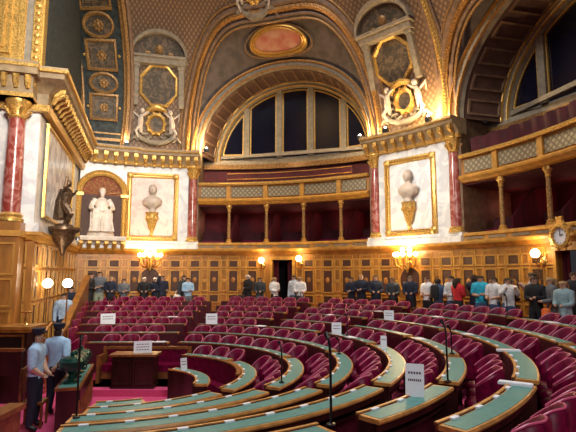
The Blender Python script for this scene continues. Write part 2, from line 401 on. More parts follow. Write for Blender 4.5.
    # ---- colonnettes
    names = {0: ['beside the red pier column', 'second from the left pier', 'above the doorway', 'last before the far bust pier'], 1: ['first right of the bust pier', 'left of the round clock', 'right of the round clock', 'farthest along the side bay']}[bi]
    for k in range(4):
        t = c+13-8.67*k
        if bi == 1 and k == 3: continue
        cn = thing('colonnette', 'slender gilded gallery colonnette, %s' % names[k], 'column', (*pol(R+.08, t), 4.16), 0, 'colonnettes of the %s gallery' % w_)
        MB().lathe([(0, 0), (.13, 0), (.13, .05), (.10, .08), (.11, .12), (.075, .16), (0, .16)], n=12).build('base', 'oak_lt', cn)
        MB().lathe([(0, .16), (.07, .16), (.074, .5), (.062, 1.36), (0, 1.36)], n=12).build('shaft', 'gold_dk', cn)
        MB().lathe([(0, 1.34), (.07, 1.34), (.08, 1.38), (.07, 1.4), (.085, 1.48), (.13, 1.54), (.13, 1.64), (0, 1.64)], n=12).build('capital', 'gold', cn)
    # partitions and benches in the galleries
    for k in range(3):
        t = c+8.67-8.67*k
        for tier_, zz, rr, lab in ((0, 5.9, R+.75, 'dark red upper bench with gilt outline'), ):
            q = thing('gallery_bench', lab+', %s of the %s' % (['first', 'middle', 'last'][k], w_), 'bench', (*pol(rr, t), zz), R_(t-90), 'upper gallery benches of the %s' % w_)
            b1 = MB(); b1.box(-1.15, 1.15, -.06, .06, 0, 1.46); b1.box(-1.0, 1.0, -.05, .35, 0, .45); b1.build('backrest', 'dark_red', q, 0)
            b2 = MB(); b2.tube([(-1.1, -.08, 1.16), (1.1, -.08, 1.16), (1.1, -.08, 1.42), (-1.1, -.08, 1.42)], .022, 5, closed=True); b2.tube([(-1.1, -.08, .9), (1.1, -.08, .9)], .022, 5); b2.build('gilt_outline', 'oak_lt', q)
    for k in range(5):
        t = c+17.3-8.67*k
        q = MB(); tt = t-4.3
        if k < 4:
            q.ring([(R+.5, 3.9), (R+2.68, 3.9), (R+2.68, 5.6), (R+1.6, 5.6), (R+.5, 4.6)], t-4.45, t-4.2, .25); struct(q.build('wall_partition', 'drape'))
        q = thing('loge_bench', 'dark red loge seat row, %s of the %s lower gallery' % (nth(k+1), w_), 'seat', (*pol(R+1.2, t), 3.9), R_(t-90), 'loge seats of the %s' % w_)
        b1 = MB(); b1.box(-.5, .5, -.25, .22, .0, .42); b1.build('seat', 'velvet', q, 0)
        b1 = MB(); b1.box(-.5, .5, .22, .3, 0, .82); b1.build('backrest', 'dark_red', q, 0)
# ------------------------------------------------------------------ oval painting in the spandrel
def spand(c, fz, f1):
    def fn(x, y, d):
        t = c-math.degrees(x/R)
        ph = PI/2; z1 = ZS+5.2*f1; z0 = ZS+3.95*fz
        # the spandrel at the crown is the chord from the dome (z1) to the wall (z0)
        p = Vector(S(t, z1-.05*(x*x), 0)); qx, qy = pol(R, t); q = Vector((qx, qy, z0-.11*x*x)); m = p.lerp(q, .5-y/max(.2, (p-q).length))
        n = Vector((CX-m.x, CY-m.y, -4)).normalized(); m += n*d; return tuple(m)
    return fn
fn = spand(*BAYS[0], 1.0)
q = MB(); el = arc(0, 0, 1.12, .50, 0, 360, 48)[:-1]
q.frame(el, [(.26, .0), (.24, .10), (.16, .16), (.12, .08), (.05, .14), (.0, .06), (-.02, .0)], 0); q.frame(arc(0, 0, 1.62, .80, 0, 360, 48)[:-1], [(.03, 0), (.0, .06), (-.05, .06), (-.07, 0)], 1)
q.map(fn); ov = tag(q.build('ceiling_painting', ['gold', 'stone_br']), 'oval painting in gold frame at the crown of the middle arch', 'painting')
q = MB(); q.poly(el, .04); q.map(fn); q.build('canvas', 'paint_red', ov)
# ------------------------------------------------------------------ cornices
CORN = [(R+.2, 7.50), (R-.24, 7.50), (R-.26, 7.56), (R-.40, 7.76), (R-.55, 7.82), (R-.57, 7.92), (R-.63, 7.97), (R-.63, 8.05), (R+.2, 8.05)]
def cornice(name, t0, t1, dr=0, mats=('stone',)):
    q = MB(); q.ring([(r-(dr if r < R else 0), z) for r, z in CORN], t0, t1, 1.5)
    q.ring([(R-.22-dr, 7.38), (R-.1-dr, 7.38), (R-.1-dr, 7.50), (R-.27-dr, 7.50)], t0, t1, 1.5, 1)
    q.ring([(R-.64-dr, 7.93), (R-.5-dr, 7.93), (R-.5-dr, 7.98), (R-.66-dr, 7.98)], t0, t1, 1.5, 1)
    o = struct(q.build(name, ['cornice', 'gold'])); n = max(2, round((t1-t0)/2.05))
    for i in range(n):
        t = t0+(t1-t0)*(i+.5)/n; b = MB(); b.box(-.08, .08, .22, .52, 7.62, 7.79); b.tube([(0, .50, 7.70), (0, .32, 7.58), (0, .27, 7.46)], [.09, .075, .055], 6); b.ball((0, .25, 7.40), .07, n=6, m=5)
        b.map(lambda x, y, z: (*pol(R-y-dr, t-math.degrees(x/R)), z)); b.build('bracket', 'gold', o)
    return o
cornice('trim_9', PIERS[0][0]-.6, PIERS[0][1]+.8); cornice('trim_10', PIERS[1][0]-.6, 106.6, 0); cornice('trim_11', 106.6, 117.6, .18)
# ------------------------------------------------------------------ pier walls (white marble above the dado)
for i, (t0, t1) in enumerate(PIERS):
    q = MB(); q.ring([(R-.12, 3.87), (R+.4, 3.87), (R+.4, 7.45), (R-.12, 7.45)], t0+2.2, t1-(2.2 if i == 0 else 0)-(2.2 if i else 0)+ (2.2 if i else 0), 1.5)
    q.ring([(R+.05, 3.87), (R+.4, 3.87), (R+.4, 7.45), (R+.05, 7.45)], t0, t0+2.2, 1.2)
    if i == 0: q.ring([(R+.05, 3.87), (R+.4, 3.87), (R+.4, 7.45), (R+.05, 7.45)], t1-2.2, t1, 1.2)
    q.ring([(R-.30, 3.87), (R+.1, 3.87), (R+.1, 4.20), (R-.22, 4.20), (R-.22, 4.1), (R-.30, 4.06)], t0-.3, t1+(.3 if i == 0 else -.2), 1.2)
    struct(q.build('wall_pier', 'marble'))
def pier_column(t, lab, rr=R-.06):
    cn = thing('marble_column', lab, 'column', (*pol(rr, t), 4.20))
    MB().lathe([(0, 0), (.27, 0), (.27, .06), (.24, .1), (.25, .15), (.2, .2), (0, .2)], n=20).build('base', 'gold', cn)
    MB().lathe([(0, .2), (.19, .2), (.195, 1), (.165, 2.72), (0, 2.72)], n=20).build('shaft', 'marble_red', cn)
    k = MB().lathe([(0, 2.70), (.18, 2.70), (.2, 2.74), (.17, 2.78), (.19, 2.9), (.26, 3.1), (.24, 3.14), (.29, 3.18), (.29, 3.23), (0, 3.23)], n=20)
    for a in range(8):
        x, y = cos(a*PI/4), sin(a*PI/4); k.tube([(x*.17, y*.17, 2.8), (x*.24, y*.24, 2.92), (x*.29, y*.29, 2.96), (x*.24, y*.24, 3.0)], [.03, .045, .035, .02], 5); k.ball((x*.27, y*.27, 3.12), .04, n=5, m=4)
    k.build('capital', 'gold', cn); return cn
pier_column(94.9, 'red veined marble column at the end of the pier with the pale bust, beside the middle gallery')
pier_column(52.3, 'red veined marble column between the middle gallery and the bust pier', R-.02)
pier_column(34.9, 'red veined marble column between the bust pier and the side gallery', R-.06)

# ------------------------------------------------------------------ dado of gilded oak
DOORS = [(71.7, 76.3, 3.42), (10.4, 16.6, 3.45)]
q = MB(); edges = [TMIN]+[e for d in sorted(DOORS) for e in d[:2]]+[TMAX]
for i in range(0, len(edges), 2): q.ring([(R, 1.0), (R+.2, 1.0), (R+.2, 3.87), (R, 3.87)], edges[i], edges[i+1], 1.5)
for a, b, h in DOORS: q.ring([(R, h), (R+.2, h), (R+.2, 3.87), (R, 3.87)], a, b, 1.5)
struct(q.build('wall_back', 'oak'))
q = MB(); q.ring([(R-.26, 3.78), (R+.1, 3.78), (R+.1, 3.88), (R-.30, 3.88), (R-.30, 3.84)], TMIN, TMAX, 1.5); q.ring([(R-.10, 3.66), (R+.1, 3.66), (R+.1, 3.78), (R-.2, 3.78)], TMIN, TMAX, 1.5, 1)
struct(q.build('trim_12', ['oak_lt', 'oak']))
q = MB()
for i in range(0, len(edges), 2): q.ring([(R-.07, 1.0), (R+.1, 1.0), (R+.1, 1.32), (R-.04, 1.32)], edges[i], edges[i+1], 1.5)
struct(q.build('baseboard_back', 'oak'))
def rect(x, y, w, h): return [(x-w/2, y-h/2), (x+w/2, y-h/2), (x+w/2, y+h/2), (x-w/2, y+h/2)]
PF = [(.045, 0), (.04, .035), (.0, .035), (-.01, 0)]
def dado_unit(t, wide=False):
    q = MB(); bw = .42 if not wide else .9
    st = len(q.v)
    if wide:
        q.frame(arc(0, -1.08, .42, .50, 0, 360, 20)[:-1], PF, 1); q.poly(arc(0, -1.08, .42, .50, 0, 360, 20)[:-1], .012, 2)
        q.frame(rect(0, -.36, .8, .22), PF, 1); q.frame(rect(0, -1.86, .8, .2), PF, 1)
    else:
        for y, h in ((-.40, .26), (-1.12, .86), (-1.85, .28)):
            q.frame(rect(0, y, bw-.06, h), PF, 1); q.poly(rect(0, y, bw-.08, h-.02), .012, 2)
            if h > .8: q.ball((0, y+.05, .02), .09, .12, .02, n=7, m=4, mi=0)
        q.frame(rect(0, -1.12, bw+.06, 2.02), [(.03, 0), (.03, .02), (0, .02), (0, 0)], 1)
    q.map(onwall(t, 3.66)); return q
def dado_narrow(t):
    q = MB()
    for y, h in ((-.40, .26), (-.86, .40), (-1.34, .34), (-1.85, .28)): q.frame(rect(0, y, .2, h), PF, 1)
    q.ball((0, -1.12, .02), .07, .05, .02, n=6, m=4, mi=1)
    q.map(onwall(t, 3.66)); return q
mbp = MB(); t = TMAX-1.4; pan = MB()
def mergeinto(a, b): a.add(b.v, [], 0); o = len(a.v)-len(b.v); a.f += [[i+o for i in f] for f in b.f]; a.mi += b.mi
sc_t = [103.9, 45.2]
k = 0
ulist = [98.4+4.35*j for j in range(-30, 6)]
for t in ulist:
    if not (TMIN+2 < t < TMAX-1): continue
    if any(a-1.6 < t < b+1.6 for a, b, h in DOORS): continue
    near = [s for s in sc_t if abs(t-s) < 2.6]
    if near:
        if abs(t-near[0]) <= 2.2: mergeinto(pan, dado_unit(near[0], True))
        continue
    mergeinto(pan, dado_unit(t))
for t in ulist:
    tn = t+2.17
    if not (TMIN+2 < tn < TMAX-1) or any(a-1 < tn < b+1 for a, b, h in DOORS) or any(abs(tn-s) < 2.6 for s in sc_t): continue
    mergeinto(pan, dado_narrow(tn))
struct(pan.build('trim_13', ['oak', 'oak_lt', 'inlay']))
# doors: dark passage, crimson drapes
for i, (a, b, h) in enumerate(DOORS):
    q = MB(); q.ring([(R-.08, 1.0), (R+.3, 1.0), (R+.3, h), (R-.08, h)], a-.55, a, .6); q.ring([(R-.08, 1.0), (R+.3, 1.0), (R+.3, h), (R-.08, h)], b, b+.55, .6)
    q.ring([(R-.1, h), (R+.3, h), (R+.3, h+.14), (R-.1, h+.14)], a-.6, b+.6, 1)
    d = struct(q.build('door_'+str(i+1), 'oak_lt'))
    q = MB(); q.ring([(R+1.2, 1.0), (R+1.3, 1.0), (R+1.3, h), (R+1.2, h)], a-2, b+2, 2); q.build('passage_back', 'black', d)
    q = MB(); q.ring([(R+.3, 1.0), (R+1.3, 1.0), (R+1.3, 1.02), (R+.3, 1.02)], a-2, b+2, 2); q.build('threshold', 'carpet', d)
    for s, (x0, x1) in enumerate(((a+.05, a+(1.4 if i == 0 else 1.8)), (b-1.2, b-.05))):
        q = MB(); n = 20
        pts = [(*pol(R+.16+.03*sin(j*1.9), x0+(x1-x0)*j/n), 0) for j in range(n+1)]
        q.add([(p[0], p[1], zz) for p in pts for zz in (1.03, h)], [(2*j, 2*j+2, 2*j+3, 2*j+1) for j in range(n)])
        q.build('drape', 'drape', d)
# ------------------------------------------------------------------ the flat side wall with the engaged column
K_ = Vector((S(TMAX, 0)[0], S(TMAX, 0)[1])); B_ = Vector((-6.45, 12.0)); A_ = Vector((-8.6, 11.35)); A2 = Vector((-9.4, 8.0)); A3 = Vector((-8.6, 5.2))
SP = [K_, B_, A_]
def along(pa, pb):
    d = (pb-pa).normalized(); n = Vector((-d.y, d.x))
    if n.dot(Vector((CX, CY))-pa) < 0: n = -n
    return d, n
def onflat(p0, d, n, z0): return lambda x, y, e: (p0.x+d.x*x+n.x*e, p0.y+d.y*x+n.y*e, z0+y)
def pathsweep(mb, pts, prof, mi=0):
    """profile [(out into room, z)] along a plan polyline, mitred"""
    N = len(pts); K = len(prof); v = []; f = []
    for i in range(N):
        d1 = (pts[i]-pts[i-1]).normalized() if i else (pts[1]-pts[0]).normalized(); d2 = (pts[i+1]-pts[i]).normalized() if i < N-1 else d1
        n1 = Vector((-d1.y, d1.x)); n2 = Vector((-d2.y, d2.x)); n = n1+n2; n = n/(n.length_squared/2)
        for o, z in prof: v.append((pts[i].x+n.x*o, pts[i].y+n.y*o, z))
    for i in range(N-1):
        for k in range(K): f.append((i*K+k, (i+1)*K+k, (i+1)*K+(k+1) % K, i*K+(k+1) % K))
    f.append(tuple(range(K))); f.append(tuple(range((N-1)*K, N*K))); mb.add(v, f, mi); return mb
SD = [A_, B_, K_]                            # this order puts the left normal... see sign below
sg = 1 if Vector((-(B_-A_).y, (B_-A_).x)).dot(Vector((0, -1))) > 0 else -1
def ps(mb, pts, prof, mi=0): return pathsweep(mb, pts, [(o*sg, z) for o, z in prof], mi)
q = MB(); ps(q, SD, [(-.4, 0), (0, 0), (0, 3.87), (-.4, 3.87)]); struct(q.build('wall_left_dado', 'oak'))
q = MB(); ps(q, SD, [(-.4, 3.87), (-.05, 3.87), (-.05, 7.5), (-.4, 7.5)]); ps(q, SD, [(-.1, 3.87), (.1, 3.87), (.1, 4.12), (-.1, 4.12)]); struct(q.build('wall_left', 'marble'))
q = MB(); ps(q, SD, [(-.4, 8.0), (-.02, 8.0), (-.02, 16), (-.4, 16)]); struct(q.build('wall_left_upper', 'bluegrey'))
q = MB(); ps(q, SD, [(0, 3.66), (.1, 3.7), (.14, 3.8), (.2, 3.82), (.2, 3.9), (0, 3.9)]); ps(q, SD, [(0, 0), (.06, 0), (.06, .3), (0, .34)])
struct(q.build('baseboard_left', 'oak_lt'))
q = MB(); ps(q, SD, [(-.2, 7.2), (.14, 7.2), (.16, 7.5), (.38, 7.74), (.56, 7.8), (.58, 7.92), (.66, 7.98), (.66, 8.06), (-.2, 8.06)])
ps(q, SD, [(0, 7.04), (.16, 7.04), (.2, 7.2), (0, 7.2)], 1); ps(q, SD, [(.5, 7.93), (.67, 7.93), (.69, 7.99), (.5, 7.99)], 1)
co = struct(q.build('trim_14', ['cornice', 'gold']))
for pa, pb in ((A_, B_), (B_, K_)):
    d, n = along(pa, pb); L = (pb-pa).length; nn = max(2, round(L/.36))
    for i in range(nn):
        x = L*(i+.5)/nn; p = pa+d*x; b = MB(); b.box(-.07, .07, 7.56, 7.76, .12, .5); b.tube([(0, 7.66, .46), (0, 7.5, .26), (0, 7.34, .2)], [.09, .075, .055], 6)
        b.map(lambda X, Y, E_: (p.x+d.x*X+n.x*E_, p.y+d.y*X+n.y*E_, Y)); b.build('bracket', 'gold', co)
# panels on that wall
def sidepanels(pa, pb):
    d, n = along(pa, pb); L = (pb-pa).length; k = max(1, int(L/.62)); st = L/k; q = MB()
    for i in range(k):
        for y, h in ((3.32, .5), (2.55, .7), (1.75, .6), (1.0, .6)):
            w_ = st*.66 if i % 2 else st*.5
            q.frame(rect(st*(i+.5), y, w_, h), PF, 1)
            if i % 2 == 0: q.poly(rect(st*(i+.5), y, w_-.04, h-.04), .01, 2)
        q.ball((st*(i+.5), 2.55, .03), .07, .09, .03, n=6, m=4, mi=1)
    q.map(onflat(pa, d, n, 0)); return q
q = MB(); mergeinto(q, sidepanels(A_, B_)); mergeinto(q, sidepanels(B_, K_)); struct(q.build('trim_15', ['oak', 'oak_lt', 'inlay']))
# recess of the tribune beyond the column, with the dark hollow behind
q = MB(); ps(q, [A3+Vector((-.5, -2)), A3, A2, A_], [(-.4, 0), (0, 0), (0, 3.87), (-.4, 3.87)]); struct(q.build('wall_tribune_dado', 'oak'))
q = MB(); ps(q, [A3+Vector((-.5, -2)), A3, A2, A_], [(-.4, 3.87), (0, 3.87), (0, 16), (-.4, 16)]); struct(q.build('wall_tribune', 'drape'))
d, n = along(A_, B_); LAB = (B_-A_).length
# column on the end face
cp = B_-d*.50+n*.30
cn = thing('marble_column', 'large red veined marble column nearest the tribune, on the gilded oak base', 'column', (cp.x, cp.y, 4.12))
MB().lathe([(0, 0), (.3, 0), (.3, .06), (.26, .1), (.28, .16), (.22, .22), (0, .22)], n=24).build('base', 'gold', cn)
MB().lathe([(0, .22), (.21, .22), (.215, 1), (.185, 2.62), (0, 2.62)], n=24).build('shaft', 'marble_red', cn)
k = MB().lathe([(0, 2.6), (.2, 2.6), (.22, 2.64), (.19, 2.68), (.2, 2.8), (.28, 2.98), (.3, 3.04), (.3, 3.08), (0, 3.08)], n=20)
for a in range(8):
    x, y = cos(a*PI/4), sin(a*PI/4); k.tube([(x*.19, y*.19, 2.7), (x*.26, y*.26, 2.82), (x*.31, y*.31, 2.86), (x*.26, y*.26, 2.9)], [.03, .045, .035, .02], 5)
k.build('capital', 'gold', cn)
# pedestal block under that column, cornice block over it
q = MB(); q.box(-.42, .42, 0, 4.1, -.06, .62, 0); q.box(-.46, .46, 3.74, 3.88, -.06, .68, 1); q.box(-.40, .40, 3.9, 4.10, -.06, .6, 2)
for y, h in ((3.2, .7), (2.4, .6), (1.5, .9)): 
    s0 = len(q.v); q.frame(rect(0, y, .6, h), PF, 1); q.v[s0:] = [(v_[0], v_[1], v_[2]+.62) for v_ in q.v[s0:]]
q.ball((0, 2.4, .66), .1, .1, .04, n=8, m=5, mi=1)
q.map(onflat(B_-d*.62, d, n, 0)); struct(q.build('trim_16', ['oak', 'oak_lt', 'marble'], smooth=0))
q = MB(); q.box(-.5, .5, 7.2, 7.75, -.05, .68, 0); q.box(-.62, .62, 7.75, 8.08, -.05, .86, 0); q.box(-.64, .64, 7.92, 8.0, -.05, .89, 1); q.box(-.52, .52, 7.2, 7.3, -.05, .7, 1)
for i in range(4): q.tube([(-.39+.26*i, 7.74, .78), (-.39+.26*i, 7.56, .74), (-.39+.26*i, 7.42, .7)], [.08, .07, .05], 6, 1)
q.map(onflat(B_-d*.62, d, n, 0)); struct(q.build('trim_17', ['cornice', 'gold'], smooth=0))
# gilded attic panels over it
q = MB(); q.box(-1.6, .60, 0, 8, 0, .35, 0)
for (x, w_, y, h) in ((-.75, 1.1, 3, 5.2), (-.75, .8, 3, 4.9)):
    s0 = len(q.v); q.frame(rect(x, y, w_, h), [(.06, 0), (.05, .07), (0, .07), (-.02, 0)], 1); q.v[s0:] = [(a_, b_, c_+.35) for a_, b_, c_ in q.v[s0:]]
q.box(.02, .16, 0, 8, .35, .40, 1); q.box(.36, .56, 0, 8, .35, .42, 1); q.box(.18, .34, 0, 8, .35, .37, 2)
for i in range(40): q.ball((.46, .1+.2*i, .43), .07, .07, .04, n=6, m=4, mi=1)
q.map(onflat(B_-d*.62, d, n, 8.06)); struct(q.build('trim_18', ['gold', 'gold', 'stone'], smooth=0))
# marble panel with gilt frame on the oblique wall
d, n = along(B_, K_); L = (K_-B_).length
q = MB(); q.frame(rect(2.9, 2.85, 4.4, 2.4), [(.1, 0), (.09, .07), (.02, .08), (0, .03), (-.02, 0)], 0); q.map(onflat(B_, d, n, 2.8))
sp_ = tag(q.build('wall_panel', ['gold']), 'long veined grey-white marble panel in gilt frame on the oblique wall', 'panel')
q = MB(); q.poly(rect(2.9, 2.85, 4.4, 2.4), .02); q.map(onflat(B_, d, n, 2.8)); q.build('slab', mat('veined_grey_marble', (.72, .72, .72), .25, col2=(.42, .43, .46), kind='vein', scale=1.3), sp_)
# ------------------------------------------------------------------ painted vault band at the corner
def band(x, y, e):
    qy = 1-cos(math.asin(min(.98, max(0, y)/9.2))); Lp = Vector((K_.x-.0, K_.y-.35-11.4*qy, ZS+y)); Rp = Vector((-6.75+.13*y, 19.15-16.0*qy, ZS+y)); p = Lp.lerp(Rp, x/2.3)
    nn = Vector((.12, -.93, -.25)).normalized(); return tuple(p+nn*e)
q = MB(); ny = 24; YT = 7.6
q.add([band(x, YT*j/ny, e) for j in range(ny+1) for x, e in ((0, 0), (2.3, 0), (2.3, -.5), (0, -.5))], [(j*4+k, j*4+(k+1) % 4, j*4+4+(k+1) % 4, j*4+4+k) for j in range(ny) for k in range(4)])
struct(q.build('ceiling_band', 'bluegrey'))
q = MB()
for x, rad, mi in ((-.12, .15, 0), (.08, .09, 0), (.26, .05, 1), (2.05, .05, 1), (2.2, .11, 1), (2.36, .09, 0)):
    q.tube([band(x, YT*j/ny, .03) for j in range(ny+1)], rad, 6, mi)
struct(q.build('trim_19', ['stone_br', 'gold_dk']))
bd = MB()
for x in (.17, 2.12):
    for j in range(90): bd.ball(band(x, YT*(j+.5)/90, .07), .045, n=5, m=4)
struct(bd.build('trim_20', 'gold_dk'))
def relief(kind, y, lab):
    q = MB(); pr = [(.10, 0), (.10, .07), (.03, .10), (.0, .05), (-.02, 0)]
    o_ = rect(0, 0, 1.05, .84) if kind == 'r' else arc(0, 0, .52, .30, 0, 360, 28)[:-1]
    q.frame(o_, pr); 
    if kind == 'r': q.frame(rect(0, 0, .8, .6), [(.03, 0), (.02, .04), (0, 0)])
    for a in range(8): q.ball((.12*cos(a*PI/4)*1.2, .12*sin(a*PI/4), .03), .07, .07, .05, n=6, m=4)
    q.ball((0, 0, .05), .09, .09, .06, n=8, m=5)
    q.map(lambda a, b, e: band(1.15+a, y+b, e+.02)); r_ = tag(q.build('vault_relief', 'gold_dk'), lab, 'relief', 'gilt reliefs on the corner vault band')
    b = MB(); b.poly(o_, .01); b.map(lambda a, b_, e: band(1.15+a, y+b_, e+.02)); b.build('ground', 'paint_dk', r_)
    for s in (-1, 1):
        b = MB(); b.ball((s*.70, 0, .04), .06, .06, .05, n=8, m=5); b.map(lambda a, b_, e: band(1.15+a, y+b_, e+.02)) if kind == 'r' else None
        if kind == 'r': b.build('boss', 'gold', r_)
relief('r', 1.55, 'lowest square gilt relief on the dusky blue vault band'); relief('o', 2.45, 'lower oval gilt relief on the dusky blue vault band'); relief('r', 3.40, 'upper square gilt relief between two ovals on the vault band')
relief('o', 4.32, 'upper oval gilt relief on the dusky blue vault band'); relief('r', 5.25, 'topmost square gilt relief on the vault band, cut by the picture top')
q = MB(); q.box(.3, 2.0, .22, .34, 0, .06); q.box(.3, 2.0, .5, .56, 0, .05); q.map(band); struct(q.build('trim_21', 'gold_dk'))
# gilded rib over the right pier
q = MB()
for dt, rad, mi in ((0, .13, 0), (-1.0, .06, 1), (1.0, .06, 1), (2.0, .09, 2), (-2.0, .05, 2)):
    q.tube([S(35.6+dt*(1-.03*j), ZS+.2*j, .05) for j in range(36)], rad, 6, mi)
struct(q.build('trim_22', ['gold', 'gold_dk', 'stone_br']))
bd = MB()
for j in range(60): bd.ball(S(35.6, ZS+.12*j, .17), .06, n=5, m=4)
struct(bd.build('trim_23', 'gold'))
# ------------------------------------------------------------------ octagonal panels and cartouches over the piers
def aedicule(t, z0, h, lab, tilt=0):
    fn = onwall(t, z0); a = thing('octagonal_relief', lab, 'relief', S(t, z0, 0))
    def P(mb_, name, mats): mb_.map(fn); o = mb_.build(name, mats); o.parent = a; o.matrix_parent_inverse = Matrix.Translation(a.location).inverted(); return o
    oc = [(x*.72, h*.42+y*.72) for x, y in [(.42, -1), (1, -.42), (1, .42), (.42, 1), (-.42, 1), (-1, .42), (-1, -.42), (-.42, -1)]]
    q = MB(); q.frame(oc, [(.12, 0), (.10, .12), (.02, .14), (-.02, .04), (-.03, 0)]); P(q, 'frame', 'gold')
    q = MB(); q.poly(oc, .04); P(q, 'picture', 'paint_dk')
    for s in (-1, 1): q = MB(); q.box(s*1.0-.11, s*1.0+.11, -.15, h*.86, .0, .2); q.box(s*1.0-.16, s*1.0+.16, h*.78, h*.86, .0, .26); P(q, 'pilaster', 'stone')
    q = MB(); q.box(-1.22, 1.22, h*.86, h*.98, 0, .3); q.box(-1.3, 1.3, h*.98, h*1.03, 0, .38); P(q, 'entablature', 'stone')
    q = MB(); ar_ = arc(0, h*1.03, 1.2, .78, 0, 180, 20); q.frame(ar_, [(0, .0), (.0, .34), (.1, .36), (.14, .3), (.14, 0)], closed=False); P(q, 'pediment', 'stone')
    q = MB(); q.poly(ar_, .08, 0); q.ball((0, h*1.03+.28, .1), .2, .2, .1, mi=1)
    for s in (-1, 1): q.ball((s*.5, h*1.03+.15, .08), .22, .1, .06, mi=1)
    P(q, 'tympanum', ['paint_dk', 'gold_dk'])
aedicule(103.2, 10.12, 1.68, 'octagonal gilt relief under a curved pediment, over the pale bust pier by the niche')
aedicule(46.0, 10.05, 1.68, 'octagonal gilt relief under a curved pediment, tilted over the far-side bust pier')
def cartouche(t, z0, lab, base):
    a = thing('cartouche', lab, 'cartouche', S(t, z0, 0)); fn = onwall(t, z0)
    def P(mb_, name, mats): mb_.map(fn); o = mb_.build(name, mats); o.parent = a; o.matrix_parent_inverse = Matrix.Translation(a.location).inverted(); return o
    q = MB(); q.frame(arc(0, .05, .27, .31, 0, 360, 24)[:-1], [(.16, 0), (.14, .16), (.05, .2), (0, .1), (-.02, 0)])
    for i in range(10): an = i*PI/5; q.ball((.40*cos(an), .05+.45*sin(an), .1), .08, .08, .08, n=6, m=5)
    P(q, 'gilt_frame', 'gold'); q = MB(); q.poly(arc(0, .05, .28, .32, 0, 360, 24)[:-1], .07); P(q, 'medallion', 'paint_dk')
    q = MB(); q.tube([(-.5, .35, .1), (-.35, .62, .16), (0, .72, .2), (.35, .62, .16), (.5, .35, .1)], [.05, .1, .13, .1, .05], 8); P(q, 'crown_scroll', 'gold')
    for s in (-1, 1):
        q = MB(); q.tube([(s*.62, -.35, .12), (s*.68, -.05, .2), (s*.66, .2, .22), (s*.62, .38, .22)], [.07, .13, .12, .07], 8); q.ball((s*.60, .52, .24), .11, .12, .11)
        q.tube([(s*.6, .3, .24), (s*.45, .42, .3), (s*.33, .5, .26)], [.05, .045, .035], 6); q.tube([(s*.7, -.1, .2), (s*.85, -.35, .28), (s*.72, -.6, .2)], [.08, .07, .04], 6); q.tube([(s*.74, .3, .14), (s*.98, .5, .08), (s*.95, .2, .06)], [.04, .09, .03], 6)
        P(q, 'cherub', 'bust')
    q = MB(); q.tube([(-.85, -.3, .1), (-.6, -.62, .16), (-.2, -.78, .2), (.2, -.78, .2), (.6, -.62, .16), (.85, -.3, .1)], [.04, .09, .12, .12, .09, .04], 8)
    q.tube([(-1.1, -.75, .06), (-.9, -.55, .14), (-.7, -.7, .1)], [.05, .09, .04], 6); q.tube([(1.1, -.75, .06), (.9, -.55, .14), (.7, -.7, .1)], [.05, .09, .04], 6)
    for i in range(7):
        for sx in (-1, 1):
            an = R_(-70+24*i); q.tube([(sx*.50*cos(an), .05+.55*sin(an), .05), (sx*.72*cos(an+.15), .05+.74*sin(an+.15), .12), (sx*.66*cos(an+.4), .05+.70*sin(an+.4), .08)], [.05, .08, .03], 5)
    for i in range(9): q.ball((-.8+.2*i, -.55-.28*(1-((i-4)/4)**2)+.02, .2), .07, .07, .07, n=6, m=4)
    P(q, 'garland', base)
cartouche(103.6, 9.2, 'gilt oval cartouche held by two pale cherubs, above the cornice by the niche', 'stone')
cartouche(44.8, 9.2, 'gilt oval cartouche held by two pale cherubs, above the far-side bust pier', 'stone')
cartouche(77.5, 13.95, 'scrolled cartouche at the very crown of the middle arch', 'stone')
# ------------------------------------------------------------------ bust panels
def bust_panel(t, wdt, lab, labb, mats_slab):
    fn = onwall(t, 4.28, .12); h = 2.62
    q = MB(); q.frame(rect(0, h/2+.06, wdt, h), [(.13, 0), (.12, .08), (.04, .11), (.02, .04), (-.03, .03), (-.06, .07), (-.09, .0)])
    for sx in (-1, 1):
        for sy in (0, 1): q.ball((sx*wdt/2, .06+sy*h, .08), .15, .15, .08, n=8, m=5)
    q.map(fn); pn = tag(q.build('wall_panel', 'gold'), lab, 'panel'); q = MB(); q.poly(rect(0, h/2+.06, wdt, h), .015); q.map(fn); q.build('slab', mats_slab, pn)
    p = S(t, 4.95, .30); b = thing('portrait_bust', labb, 'bust', p, R_(t+90))
    # local -y towards the hall
    q = MB().lathe([(0, .32), (.2, .32), (.17, .26), (.19, .16), (.13, .0), (.1, -.14), (.04, -.26), (.06, -.34), (0, -.4)], c=(0, .0, 0), n=14, sy=.8)
    for a in range(5): q.ball((.16*cos(PI+a*PI/4), .14*sin(PI+a*PI/4), .14), .05, n=6, m=5)
    q.build('console', 'gold', b)
    q = MB().lathe([(0, .32), (.12, .32), (.09, .4), (.1, .44), (0, .44)], n=12); q.box(-.1, .1, -.1, .1, .30, .36); q.build('socle', 'bust', b)
    q = MB(); q.lathe([(0, .42), (.1, .43), (.27, .56), (.29, .68), (.22, .76), (.08, .82), (.075, .9), (0, .92)], n=16, sy=.6); q.ball((0, -.02, 1.0), .115, .135, .15, n=12, m=9); q.ball((0, -.155, .99), .02, .03, .035, n=6, m=5)
    q.ball((0, .02, 1.05), .12, .13, .13, n=12, m=8)
    for s in (-1, 1): q.ball((s*.115, 0, .99), .015, .03, .035, n=6, m=5); q.ball((s*.045, -.125, 1.02), .02, .015, .012, n=6, m=4)
    q.build('head_and_shoulders', 'bust', b); b.scale = (1.4, 1.4, 1.4); b.rotation_euler.z = R_(t-90)
bust_panel(103.8, 1.88, 'gilt-framed cream marble panel between the statue niche and the middle gallery', 'marble bust on gilt console, on the cream panel beside the statue niche', 'marble_pink')
bust_panel(44.2, 1.85, 'gilt-framed white marble panel on the pier between two red columns', 'marble bust on gilt console, on the pier between two red columns', 'marble')
